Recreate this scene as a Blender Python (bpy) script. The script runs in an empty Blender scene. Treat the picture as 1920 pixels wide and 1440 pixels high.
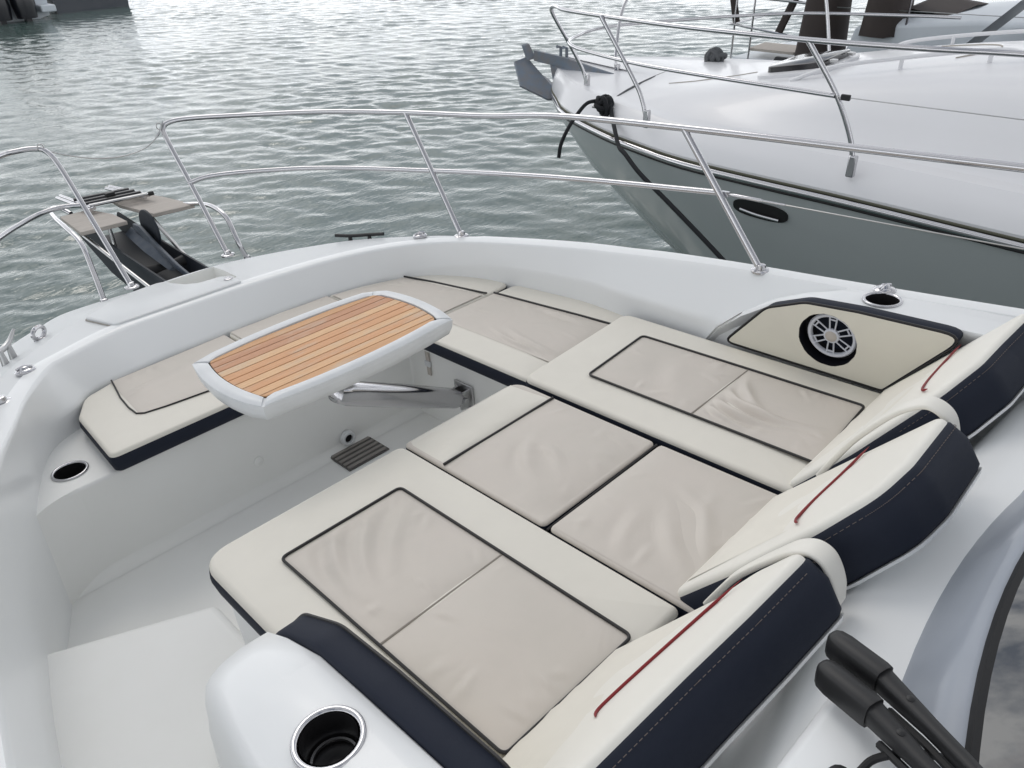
import bpy, bmesh, math, random
import numpy as np
from mathutils import Vector, Matrix
from mathutils.geometry import delaunay_2d_cdt

random.seed(7)
SC = bpy.context.scene
COL = SC.collection
RAD = math.radians
V = Vector

# ------------------------------------------------------------------ camera, sky, sun, exposure
# The yacht is laid out in its own frame: X to starboard, Y to the bow, Z up, the sea 0 at its mid length.
# It floats slightly trimmed down by the bow.
EYE = V((-1.313, 0.0, 3.45))
TRIM = Matrix.Translation(EYE) @ Matrix.Rotation(RAD(-3.5), 4, 'X') @ Matrix.Translation(-EYE)

pitch, yaw, roll = RAD(29.815), RAD(42.827), RAD(-4.6355)
fw = V((math.sin(yaw) * math.cos(pitch), math.cos(yaw) * math.cos(pitch), -math.sin(pitch)))
rt = V((math.cos(yaw), -math.sin(yaw), 0))
up = rt.cross(fw)
rt2 = rt * math.cos(roll) + up * math.sin(roll)
up2 = -rt * math.sin(roll) + up * math.cos(roll)
cm = Matrix((rt2, up2, -fw)).transposed().to_4x4()
cm.translation = EYE
cam = bpy.data.cameras.new('camera')
cam.sensor_width = 36
cam.lens = 1429.4 / 1920 * 36
cam.clip_start = 0.05
cam.clip_end = 3000
camo = bpy.data.objects.new('camera', cam)
COL.objects.link(camo)
camo.matrix_world = TRIM @ cm
SC.camera = camo

SUN_AZ, SUN_EL = RAD(17), RAD(46)          # azimuth clockwise from +Y
sun_dir = V((math.sin(SUN_AZ) * math.cos(SUN_EL), math.cos(SUN_AZ) * math.cos(SUN_EL), math.sin(SUN_EL)))

world = bpy.data.worlds.new('World')
SC.world = world
world.use_nodes = True
nt = world.node_tree
nt.nodes.clear()
N = nt.nodes.new
L = nt.links.new
out = N('ShaderNodeOutputWorld')
bg = N('ShaderNodeBackground')
bg.inputs['Strength'].default_value = 0.1
sky = N('ShaderNodeTexSky')
sky.sky_type = 'NISHITA'
sky.sun_disc = False
sky.sun_elevation = SUN_EL
sky.sun_rotation = SUN_AZ
sky.air_density = 1.2
sky.dust_density = 2.0
tc = N('ShaderNodeTexCoord')
sep = N('ShaderNodeSeparateXYZ')
L(tc.outputs['Generated'], sep.inputs[0])


def wmath(op, a, b=None, c=None):
    n = N('ShaderNodeMath')
    n.operation = op
    for i, x in enumerate((a, b, c)):
        if x is None:
            continue
        if isinstance(x, (int, float)):
            n.inputs[i].default_value = x
        else:
            L(x, n.inputs[i])
    return n.outputs[0]


zz = wmath('ADD', wmath('MAXIMUM', sep.outputs[2], 0.0), 0.16)
comb = N('ShaderNodeCombineXYZ')
L(wmath('DIVIDE', sep.outputs[0], zz), comb.inputs[0])
L(wmath('DIVIDE', sep.outputs[1], zz), comb.inputs[1])
n1 = N('ShaderNodeTexNoise')
n1.inputs['Scale'].default_value = 2.2
n1.inputs['Detail'].default_value = 7
n1.inputs['Roughness'].default_value = 0.58
n1.inputs['Distortion'].default_value = 0.35
L(comb.outputs[0], n1.inputs['Vector'])
rmp = N('ShaderNodeValToRGB')
rmp.color_ramp.elements[0].position = 0.38
rmp.color_ramp.elements[1].position = 0.50
L(n1.outputs[0], rmp.inputs[0])
n2 = N('ShaderNodeTexNoise')
n2.inputs['Scale'].default_value = 5.0
n2.inputs['Detail'].default_value = 8
n2.inputs['Roughness'].default_value = 0.6
L(comb.outputs[0], n2.inputs['Vector'])
rmp2 = N('ShaderNodeValToRGB')
rmp2.color_ramp.elements[0].position = 0.38
rmp2.color_ramp.elements[0].color = (3.6, 4.0, 4.7, 1)
rmp2.color_ramp.elements[1].position = 0.60
rmp2.color_ramp.elements[1].color = (11.0, 11.0, 10.9, 1)
L(n2.outputs[0], rmp2.inputs[0])
# thin cloud scatters the hidden sun forward: brighter cloud towards the sun
dotn = N('ShaderNodeVectorMath')
dotn.operation = 'DOT_PRODUCT'
L(tc.outputs['Generated'], dotn.inputs[0])
dotn.inputs[1].default_value = sun_dir
# cloud closes up towards the horizon
hz = wmath('POWER', wmath('SUBTRACT', 1.0, wmath('MINIMUM', wmath('MAXIMUM', sep.outputs[2], 0.0), 1.0)), 4.0)
glow = wmath('MULTIPLY_ADD', wmath('POWER', wmath('MAXIMUM', dotn.outputs['Value'], 0.0), 5.0), 0.9, 1.0)
cl = N('ShaderNodeVectorMath')
cl.operation = 'SCALE'
L(rmp2.outputs[0], cl.inputs[0])
L(wmath('MULTIPLY_ADD', hz, 2.5, glow), cl.inputs['Scale'])
mixw = N('ShaderNodeMix')
mixw.data_type = 'RGBA'
L(wmath('MINIMUM', wmath('MULTIPLY_ADD', hz, 0.6, rmp.outputs[0]), 1.0), mixw.inputs[0])
L(sky.outputs[0], mixw.inputs[6])
L(cl.outputs[0], mixw.inputs[7])
L(mixw.outputs[2], bg.inputs['Color'])
L(bg.outputs[0], out.inputs[0])

sl = bpy.data.lights.new('sun', 'SUN')
sl.energy = 0.5
sl.angle = RAD(22)
sl.color = (1.0, 0.965, 0.91)
so = bpy.data.objects.new('sun', sl)
COL.objects.link(so)
so.rotation_euler = (-sun_dir).to_track_quat('-Z', 'Y').to_euler()
so.location = (0, 0, 30)

SC.view_settings.view_transform = 'Standard'
SC.view_settings.look = 'None'
SC.view_settings.exposure = -0.31
SC.cycles.max_bounces = 14
SC.cycles.diffuse_bounces = 7
SC.view_settings.gamma = 1.0
SC.view_settings.use_curve_mapping = False


# ------------------------------------------------------------------ materials
MATS = {}


def material(name, col, rough=0.4, metal=0.0, var=0.0, vscale=6.0, bump=0.0, bscale=200.0, bdist=0.001,
             coat=0.0, ior=1.5, spec=0.5, col2=None, rvar=0.0, stretch=None, wrinkle=0.0, wscale=9.0, wstretch=None, sheen=0.0):
    m = bpy.data.materials.new(name)
    m.use_nodes = True
    t = m.node_tree
    b = t.nodes['Principled BSDF']
    b.inputs['Base Color'].default_value = (*col, 1)
    b.inputs['Roughness'].default_value = rough
    b.inputs['Metallic'].default_value = metal
    b.inputs['IOR'].default_value = ior
    b.inputs['Specular IOR Level'].default_value = spec
    b.inputs['Coat Weight'].default_value = coat
    b.inputs['Coat Roughness'].default_value = 0.08
    b.inputs['Sheen Weight'].default_value = sheen
    tcn = t.nodes.new('ShaderNodeTexCoord')
    src = tcn.outputs['Object']
    if stretch:
        mp = t.nodes.new('ShaderNodeMapping')
        mp.inputs['Scale'].default_value = stretch
        t.links.new(src, mp.inputs[0])
        src = mp.outputs[0]
    if var > 0 or rvar > 0:
        nz = t.nodes.new('ShaderNodeTexNoise')
        nz.inputs['Scale'].default_value = vscale
        nz.inputs['Detail'].default_value = 6
        nz.inputs['Roughness'].default_value = 0.6
        t.links.new(src, nz.inputs['Vector'])
        if var > 0:
            mx = t.nodes.new('ShaderNodeMix')
            mx.data_type = 'RGBA'
            c2 = col2 or tuple(c * 0.6 for c in col)
            mr = t.nodes.new('ShaderNodeMapRange')
            mr.inputs[1].default_value = 0.35
            mr.inputs[2].default_value = 0.75
            mr.inputs[4].default_value = var
            t.links.new(nz.outputs[0], mr.inputs[0])
            t.links.new(mr.outputs[0], mx.inputs[0])
            mx.inputs[6].default_value = (*col, 1)
            mx.inputs[7].default_value = (*c2, 1)
            t.links.new(mx.outputs[2], b.inputs['Base Color'])
        if rvar > 0:
            m2 = t.nodes.new('ShaderNodeMapRange')
            m2.inputs[3].default_value = max(0, rough - rvar)
            m2.inputs[4].default_value = rough + rvar
            t.links.new(nz.outputs[0], m2.inputs[0])
            t.links.new(m2.outputs[0], b.inputs['Roughness'])
    prev = None
    if wrinkle > 0:
        src2 = tcn.outputs['Object']
        if wstretch:
            mp2 = t.nodes.new('ShaderNodeMapping')
            mp2.inputs['Scale'].default_value = wstretch
            t.links.new(src2, mp2.inputs[0])
            src2 = mp2.outputs[0]
        nw = t.nodes.new('ShaderNodeTexNoise')
        nw.inputs['Scale'].default_value = wscale
        nw.inputs['Detail'].default_value = 2
        nw.inputs['Distortion'].default_value = 1.2
        t.links.new(src2, nw.inputs['Vector'])
        bw = t.nodes.new('ShaderNodeBump')
        bw.inputs['Strength'].default_value = wrinkle
        bw.inputs['Distance'].default_value = 0.02
        t.links.new(nw.outputs[0], bw.inputs['Height'])
        prev = bw.outputs[0]
        t.links.new(prev, b.inputs['Normal'])
    if bump > 0:
        nb = t.nodes.new('ShaderNodeTexNoise')
        nb.inputs['Scale'].default_value = bscale
        nb.inputs['Detail'].default_value = 3
        t.links.new(src, nb.inputs['Vector'])
        bp = t.nodes.new('ShaderNodeBump')
        bp.inputs['Strength'].default_value = bump
        bp.inputs['Distance'].default_value = bdist
        t.links.new(nb.outputs[0], bp.inputs['Height'])
        if prev:
            t.links.new(prev, bp.inputs['Normal'])
        t.links.new(bp.outputs[0], b.inputs['Normal'])
    MATS[name] = m
    return m


material('gelcoat', (0.82, 0.83, 0.83), 0.34, var=0.25, vscale=2.2, col2=(0.775, 0.785, 0.775), rvar=0.05, coat=0.14)
material('gelcoat_matt', (0.85, 0.85, 0.83), 0.48, var=0.5, vscale=3.0, col2=(0.79, 0.79, 0.755), bump=0.12, bscale=420, bdist=0.0006)
material('gelcoat_deck', (0.70, 0.715, 0.72), 0.42, var=0.3, vscale=3, col2=(0.66, 0.675, 0.68), bump=0.1, bscale=420, bdist=0.0006)
material('grey_paint', (0.34, 0.37, 0.42), 0.28, var=0.3, vscale=3, coat=0.3)
material('cream_vinyl', (0.77, 0.735, 0.655), 0.50, var=0.6, vscale=5, col2=(0.70, 0.665, 0.59), bump=0.22, bscale=520, bdist=0.0006, wrinkle=0.09, wscale=5)
material('bone_vinyl', (0.80, 0.775, 0.71), 0.48, var=0.3, vscale=5, col2=(0.74, 0.715, 0.65), bump=0.2, bscale=520, bdist=0.0006)
material('taupe_vinyl', (0.63, 0.575, 0.515), 0.50, var=0.6, vscale=4, col2=(0.57, 0.535, 0.475), bump=0.22, bscale=520, bdist=0.0006, wrinkle=0.17, wscale=6)
material('black_piping', (0.012, 0.011, 0.012), 0.5)
material('navy_mesh', (0.010, 0.014, 0.027), 0.7, var=0.5, vscale=3, col2=(0.013, 0.018, 0.033), bump=0.5, bscale=900, bdist=0.0006, spec=0.3)
material('thread', (0.14, 0.115, 0.105), 0.8)
material('vinyl_seam', (0.30, 0.27, 0.235), 0.8)
material('pale_seam', (0.40, 0.37, 0.33), 0.8)
material('red_piping', (0.23, 0.008, 0.013), 0.5)
material('steel', (0.55, 0.545, 0.56), 0.15, 1.0, rvar=0.05, vscale=30)
material('dull_steel', (0.55, 0.55, 0.55), 0.32, 1.0, var=0.4, vscale=20, rvar=0.08)
material('black_plastic', (0.012, 0.012, 0.013), 0.5, bump=0.25, bscale=300, bdist=0.0005)
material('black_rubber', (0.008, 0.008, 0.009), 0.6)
material('white_plastic', (0.72, 0.735, 0.745), 0.35, var=0.2, vscale=12)
material('silver_plastic', (0.62, 0.64, 0.70), 0.35, var=0.1)
material('cone_dark', (0.006, 0.006, 0.010), 0.6, spec=0.2)
material('webbing', (0.50, 0.46, 0.42), 0.85, bump=0.4, bscale=600)
material('caulk', (0.018, 0.014, 0.012), 0.7)
material('navy_anchor', (0.035, 0.05, 0.075), 0.45, 0.3, var=0.7, vscale=14, col2=(0.09, 0.10, 0.11), bump=0.3, bscale=60, bdist=0.002)
material('galvanised', (0.16, 0.20, 0.25), 0.55, 0.25, var=0.7, vscale=11, col2=(0.22, 0.18, 0.15), bump=0.3, bscale=70, bdist=0.002)
material('dark_bracket', (0.012, 0.017, 0.026), 0.6)  # shade under the bow platform is put into this tone
material('grey_teak', (0.52, 0.475, 0.43), 0.75, var=0.6, vscale=9, col2=(0.36, 0.32, 0.28), stretch=(1, 8, 8), bump=0.4, bscale=60, bdist=0.002)
material('rope_black', (0.012, 0.013, 0.016), 0.85, bump=0.9, bscale=180, bdist=0.004)
material('rope_grey', (0.10, 0.105, 0.11), 0.85, bump=0.9, bscale=180, bdist=0.004)
material('neighbour_white', (0.76, 0.76, 0.775), 0.33, var=0.3, vscale=1.6, col2=(0.70, 0.70, 0.71), rvar=0.06, coat=0.2)
material('neighbour_hull', (0.42, 0.45, 0.45), 0.14, var=0.3, vscale=0.9, col2=(0.36, 0.39, 0.39), coat=0.5)  # white hull; its shade and the green water reflection are in the colour
material('algae_edge', (0.10, 0.10, 0.07), 0.8)
material('tinted_acrylic', (0.03, 0.028, 0.03), 0.12, coat=0.4)
material('brown_canvas', (0.045, 0.035, 0.032), 0.85, var=0.4, vscale=4, bump=0.4, bscale=120, bdist=0.002)
material('hull_blue', (0.30, 0.38, 0.48), 0.3)
material('hull_navy', (0.012, 0.02, 0.035), 0.25, coat=0.4)
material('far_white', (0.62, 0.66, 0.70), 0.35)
material('far_black', (0.01, 0.011, 0.015), 0.3)
material('glass_mirror', (0.010, 0.012, 0.016), 0.02, ior=2.2, spec=0.5)


def teak_material(i):
    r = random.Random(i * 13 + 5)
    base = r.choice([(0.72, 0.385, 0.19), (0.78, 0.475, 0.25), (0.60, 0.31, 0.17), (0.79, 0.50, 0.27), (0.70, 0.40, 0.20), (0.62, 0.37, 0.23)])
    m = material('teak_%d' % i, base, 0.58, var=0.85, vscale=7 + r.random() * 3, col2=tuple(c * f for c, f in zip(base, (0.80, 0.74, 0.72))),
                 stretch=(1.2, 22, 22), bump=0.25, bscale=16, bdist=0.0015)
    # weathered grey patches with a shape of their own
    t = m.node_tree
    b = t.nodes['Principled BSDF']
    lk = b.inputs['Base Color'].links[0]
    tcn = t.nodes.new('ShaderNodeTexCoord')
    nz = t.nodes.new('ShaderNodeTexNoise')
    nz.inputs['Scale'].default_value = 7
    nz.inputs['Detail'].default_value = 5
    mp = t.nodes.new('ShaderNodeMapping')
    mp.inputs['Scale'].default_value = (1, 2.5, 1)
    mp.inputs['Location'].default_value = (i * .37, i * .11, 0)
    t.links.new(tcn.outputs['Object'], mp.inputs[0])
    t.links.new(mp.outputs[0], nz.inputs['Vector'])
    mr = t.nodes.new('ShaderNodeMapRange')
    mr.inputs[1].default_value = 0.52
    mr.inputs[2].default_value = 0.72
    mr.inputs[4].default_value = 0.6
    t.links.new(nz.outputs[0], mr.inputs[0])
    mx = t.nodes.new('ShaderNodeMix')
    mx.data_type = 'RGBA'
    t.links.new(mr.outputs[0], mx.inputs[0])
    t.links.new(lk.from_socket, mx.inputs[6])
    mx.inputs[7].default_value = (0.60, 0.50, 0.38, 1)
    t.links.new(mx.outputs[2], b.inputs['Base Color'])
    return m


# ------------------------------------------------------------------ mesh helpers
class MB:
    def __init__(s):
        s.v = []
        s.f = []

    def add(s, vs, fs):
        o = len(s.v)
        s.v += [tuple(p) for p in vs]
        s.f += [tuple(i + o for i in f) for f in fs]
        return s

    def loft(s, rings, closed=True, cap0=False, cap1=False):
        n = len(rings[0])
        vs = [p for r in rings for p in r]
        fs = []
        for a in range(len(rings) - 1):
            for i in range(n if closed else n - 1):
                j = (i + 1) % n
                fs.append((a * n + i, a * n + j, (a + 1) * n + j, (a + 1) * n + i))
        if cap0:
            fs.append(tuple(range(n - 1, -1, -1)))
        if cap1:
            fs.append(tuple((len(rings) - 1) * n + i for i in range(n)))
        return s.add(vs, fs)

    def box(s, c, d, rot=None):
        vs = []
        for z in (-1, 1):
            for y in (-1, 1):
                for x in (-1, 1):
                    p = V((x * d[0] / 2, y * d[1] / 2, z * d[2] / 2))
                    if rot:
                        p = rot @ p
                    vs.append(p + V(c))
        return s.add(vs, [(0, 2, 3, 1), (4, 5, 7, 6), (0, 1, 5, 4), (2, 6, 7, 3), (0, 4, 6, 2), (1, 3, 7, 5)])

    def tube(s, path, r, n=10, closed=False, flat=None, caps=True):
        path = [V(p) for p in path]
        m = len(path)
        rs = r if isinstance(r, (list, tuple)) else [r] * m
        rings = []
        nrm = None
        for i in range(m):
            if closed:
                t = path[(i + 1) % m] - path[i - 1]
            else:
                t = path[min(i + 1, m - 1)] - path[max(i - 1, 0)]
            if t.length < 1e-9:
                t = V((0, 0, 1))
            t.normalize()
            if nrm is None:
                a = V((0, 0, 1)) if abs(t.z) < 0.9 else V((1, 0, 0))
                nrm = (a - t * a.dot(t)).normalized()
            else:
                nrm = nrm - t * nrm.dot(t)
                nrm.normalize()
            bn = t.cross(nrm)
            fx, fy = flat if flat else (1, 1)
            rings.append([path[i] + (nrm * math.cos(k * 2 * math.pi / n) * fx + bn * math.sin(k * 2 * math.pi / n) * fy) * rs[i] for k in range(n)])
        if closed:
            rings.append(rings[0])
            return s.loft(rings)
        return s.loft(rings, True, caps, caps)

    def lathe(s, c, prof, n=24, axis=V((0, 0, 1)), cap0=True, cap1=True):
        axis = V(axis).normalized()
        a = V((1, 0, 0)) if abs(axis.x) < 0.9 else V((0, 1, 0))
        e1 = (a - axis * a.dot(axis)).normalized()
        e2 = axis.cross(e1)
        rings = [[V(c) + axis * h + (e1 * math.cos(k * 2 * math.pi / n) + e2 * math.sin(k * 2 * math.pi / n)) * r for k in range(n)] for r, h in prof]
        return s.loft(rings, True, cap0, cap1)

    def prism(s, poly, z0, z1):
        lo = [(p[0], p[1], z0) for p in poly]
        hi = [(p[0], p[1], z1) for p in poly]
        return s.loft([lo, hi], True, True, True)

    def plate(s, poly3, nrm, th):
        nrm = V(nrm).normalized()
        a = [V(p) for p in poly3]
        b = [p - nrm * th for p in a]
        return s.loft([b, a], True, True, True)


def cr(pts, n=6, closed=False):
    """Catmull-Rom through the points"""
    P = [V(p) for p in pts]
    m = len(P)
    o = []
    rng = range(m) if closed else range(m - 1)
    for i in rng:
        p1, p2 = P[i], P[(i + 1) % m]
        p0 = P[i - 1] if (i > 0 or closed) else p1 * 2 - p2
        p3 = P[(i + 2) % m] if (i + 2 < m or closed) else p2 * 2 - p1
        for k in range(n):
            t = k / n
            o.append(0.5 * ((2 * p1) + (p2 - p0) * t + (2 * p0 - 5 * p1 + 4 * p2 - p3) * t * t + (3 * p1 - p0 - 3 * p2 + p3) * t ** 3))
    if not closed:
        o.append(P[-1])
    return o


def fillet(poly, rad, n=6):
    """round the corners of a 2D polygon; rad = number or list"""
    m = len(poly)
    o = []
    for i in range(m):
        p = V(poly[i]).to_2d()
        a = V(poly[i - 1]).to_2d()
        b = V(poly[(i + 1) % m]).to_2d()
        r = rad[i] if isinstance(rad, (list, tuple)) else rad
        if r <= 0:
            o.append((p.x, p.y))
            continue
        u = (a - p).normalized()
        w = (b - p).normalized()
        ang = math.acos(max(-1, min(1, u.dot(w))))
        if ang > 3.10:
            o.append((p.x, p.y))
            continue
        d = min(r / math.tan(ang / 2), (a - p).length * 0.49, (b - p).length * 0.49)
        s, e = p + u * d, p + w * d
        for k in range(n + 1):
            t = k / n
            q = s * (1 - t) ** 2 + p * 2 * t * (1 - t) + e * t * t
            o.append((q.x, q.y))
    return o


def densify(poly, step=0.05):
    o = []
    for i in range(len(poly)):
        a = V(poly[i]).to_2d()
        b = V(poly[(i + 1) % len(poly)]).to_2d()
        k = max(1, int((b - a).length / step))
        for j in range(k):
            q = a.lerp(b, j / k)
            o.append((q.x, q.y))
    return o


def area2(poly):
    return sum(poly[i - 1][0] * poly[i][1] - poly[i][0] * poly[i - 1][1] for i in range(len(poly)))


def offset(poly, d):
    m = len(poly)
    o = []
    for i in range(m):
        a = V(poly[i - 1]).to_2d()
        p = V(poly[i]).to_2d()
        b = V(poly[(i + 1) % m]).to_2d()
        t1, t2 = p - a, b - p
        if t1.length < 1e-7:
            t1 = t2
        if t2.length < 1e-7:
            t2 = t1
        t = (t1.normalized() + t2.normalized())
        if t.length < 1e-6:
            t = t1
        t.normalize()
        nn = V((-t.y, t.x))
        c = max(0.5, abs(nn.dot(V((-t1.y, t1.x)).normalized())))
        q = p + nn * d / c
        o.append((q.x, q.y))
    return o


def link(name, mb, mat, parent=None, base=None, smooth=True, angle=38, bevel=0.0, bseg=3, recalc=True):
    me = bpy.data.meshes.new(name)
    base = base if base is not None else (parent.get('_b') if parent is not None else None)
    bx, by, bz = base if base is not None else (0, 0, 0)
    me.from_pydata([(x - bx, y - by, z - bz) for x, y, z in mb.v], [], mb.f)
    if recalc:
        bm = bmesh.new()
        bm.from_mesh(me)
        bmesh.ops.recalc_face_normals(bm, faces=bm.faces)
        bm.to_mesh(me)
        bm.free()
    me.materials.append(MATS[mat] if isinstance(mat, str) else mat)
    if smooth:
        me.polygons.foreach_set('use_smooth', [True] * len(me.polygons))
        me.set_sharp_from_angle(angle=RAD(angle))
    o = bpy.data.objects.new(name, me)
    COL.objects.link(o)
    if bevel > 0:
        md = o.modifiers.new('bevel', 'BEVEL')
        md.width = bevel
        md.segments = bseg
        md.limit_method = 'ANGLE'
        md.angle_limit = RAD(35)
        md.harden_normals = False
    if parent is not None:
        o.parent = parent
    return o


BASES = {}


class Thing:
    """an Empty at the thing's base; parts are given in the frame the thing is laid out in"""
    def __init__(s, name, base, label, cat, group=None, frame=TRIM):
        s.base = tuple(base)
        e = bpy.data.objects.new(name, None)
        e.empty_display_size = 0.1
        COL.objects.link(e)
        e.matrix_world = frame @ Matrix.Translation(V(base))
        e['label'] = label
        e['category'] = cat
        if group:
            e['group'] = group
        s.o = e

    def part(s, name, mb, mat, **k):
        return link(name, mb, mat, parent=s.o, base=s.base, **k)

    def sub(s, par, name, mb, mat, **k):
        return link(name, mb, mat, parent=par, base=s.base, **k)


WORLD = Matrix.Identity(4)
def single(name, mb, mat, label, cat, base, group=None, frame=TRIM, **k):
    o = link(name, mb, mat, base=base, **k)
    o.matrix_world = frame @ Matrix.Translation(V(base))
    o['label'] = label
    o['category'] = cat
    if group:
        o['group'] = group
    return o


# ------------------------------------------------------------------ water
def make_water():
    """one rectilinear sheet to the horizon: fine with real waves round the berths, coarse and flat far out"""
    def lines(parts):
        o = []
        for a, b, st in parts:
            n = max(1, int(round((b - a) / st)))
            o += [a + (b - a) * k / n for k in range(n)]
        return np.array(o + [parts[-1][1]])
    gx = lines([(-1500, -400, 550), (-400, -60, 85), (-60, -10, 5), (-10, -4, .3), (-4, 12, .055), (12, 26, .10), (26, 45, .5), (45, 120, 10), (120, 500, 95), (500, 1500, 500)])
    gy = lines([(-1500, -300, 600), (-300, -40, 65), (-40, 0, 4), (0, 3, .3), (3, 16, .050), (16, 42, .10), (42, 60, .6), (60, 160, 10), (160, 500, 85), (500, 1500, 500)])
    XX, YY = np.meshgrid(gx, gy)
    H = np.zeros_like(XX)
    rg = np.random.RandomState(11)
    fade = np.clip((XX + 10) / 4, 0, 1) * np.clip((32 - XX) / 6, 0, 1) * np.clip((YY - 0) / 3, 0, 1) * np.clip((48 - YY) / 8, 0, 1)
    calm = 0.80 + 0.30 * np.sin(.55 * XX - .31 * YY + 1.1) * np.sin(.23 * XX + .42 * YY + .4)
    calm *= 1 - .35 * np.exp(-(((XX - 3.2) / 2.2) ** 2 + ((YY - 6.2) / 2.5) ** 2))      # lee between the two bows
    act = fade > 0
    xa, ya, ca = XX[act], YY[act], (fade * calm)[act]
    ha = np.zeros_like(xa)
    for k in range(72):
        lam = math.exp(rg.uniform(math.log(.22), math.log(1.5)))
        th = RAD(52) + rg.normal(0, .62)          # direction of travel
        slope = .0185 * (.45 if lam > .9 else 1.0 if lam > .45 else 1.2)
        q = 2 * math.pi / lam
        ph = q * (xa * math.sin(th) + ya * math.cos(th)) + rg.uniform(0, 6.28) + .6 * np.sin(.7 * xa * math.cos(th) + .9 * ya * math.sin(th) + k)
        ha += slope / q * (np.sin(ph) + .25 * np.cos(2 * ph))
    H[act] = ha * ca
    ny, nx = XX.shape
    co = np.stack([XX, YY, H], -1).reshape(-1, 3)
    me = bpy.data.meshes.new('water')
    me.vertices.add(nx * ny)
    me.vertices.foreach_set('co', co.ravel())
    jj, ii = np.meshgrid(np.arange(ny - 1), np.arange(nx - 1), indexing='ij')
    a = (jj * nx + ii).ravel()
    quads = np.stack([a, a + 1, a + nx + 1, a + nx], -1)
    nf = len(quads)
    me.loops.add(nf * 4)
    me.loops.foreach_set('vertex_index', quads.ravel().astype(np.int32))
    me.polygons.add(nf)
    me.polygons.foreach_set('loop_start', (np.arange(nf) * 4).astype(np.int32))
    me.polygons.foreach_set('use_smooth', np.ones(nf, dtype=bool))
    me.update(calc_edges=True)
    me.validate()
    m = bpy.data.materials.new('sea_water')
    m.use_nodes = True
    t = m.node_tree
    b = t.nodes['Principled BSDF']
    b.inputs['Base Color'].default_value = (0.088, 0.134, 0.124, 1)
    b.inputs['Roughness'].default_value = 0.04
    b.inputs['IOR'].default_value = 1.56
    tcn = t.nodes.new('ShaderNodeTexCoord')
    rotz = RAD(-40)
    prev = None
    for sc_, st, dist, det, loc, dtn in ((7.0, (1.0, 2.6, 1), 0.0055, 2, (9, 0, 0), 0.6),):
        mp = t.nodes.new('ShaderNodeMapping')
        mp.inputs['Rotation'].default_value = (0, 0, rotz + loc[0] * 0.05)
        mp.inputs['Scale'].default_value = st
        mp.inputs['Location'].default_value = loc
        t.links.new(tcn.outputs['Object'], mp.inputs[0])
        nz = t.nodes.new('ShaderNodeTexNoise')
        nz.inputs['Scale'].default_value = sc_
        nz.inputs['Detail'].default_value = det
        nz.inputs['Roughness'].default_value = 0.5
        nz.inputs['Distortion'].default_value = dtn
        t.links.new(mp.outputs[0], nz.inputs['Vector'])
        bp = t.nodes.new('ShaderNodeBump')
        bp.inputs['Strength'].default_value = 1.0
        bp.inputs['Distance'].default_value = dist
        t.links.new(nz.outputs[0], bp.inputs['Height'])
        if prev:
            t.links.new(prev, bp.inputs['Normal'])
        prev = bp.outputs[0]
    t.links.new(prev, b.inputs['Normal'])
    me.materials.append(m)
    o = bpy.data.objects.new('water', me)
    COL.objects.link(o)
    o['kind'] = 'structure'
    return o


make_water()

# ------------------------------------------------------------------ the yacht
Y = Thing('motor_yacht', (0, 0, 1.6), 'white motor yacht seen from its foredeck, with sunpads, bow seating and steel bow rails', 'yacht')


def zrim(y):
    return 2.457 - 0.0733 * y


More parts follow.
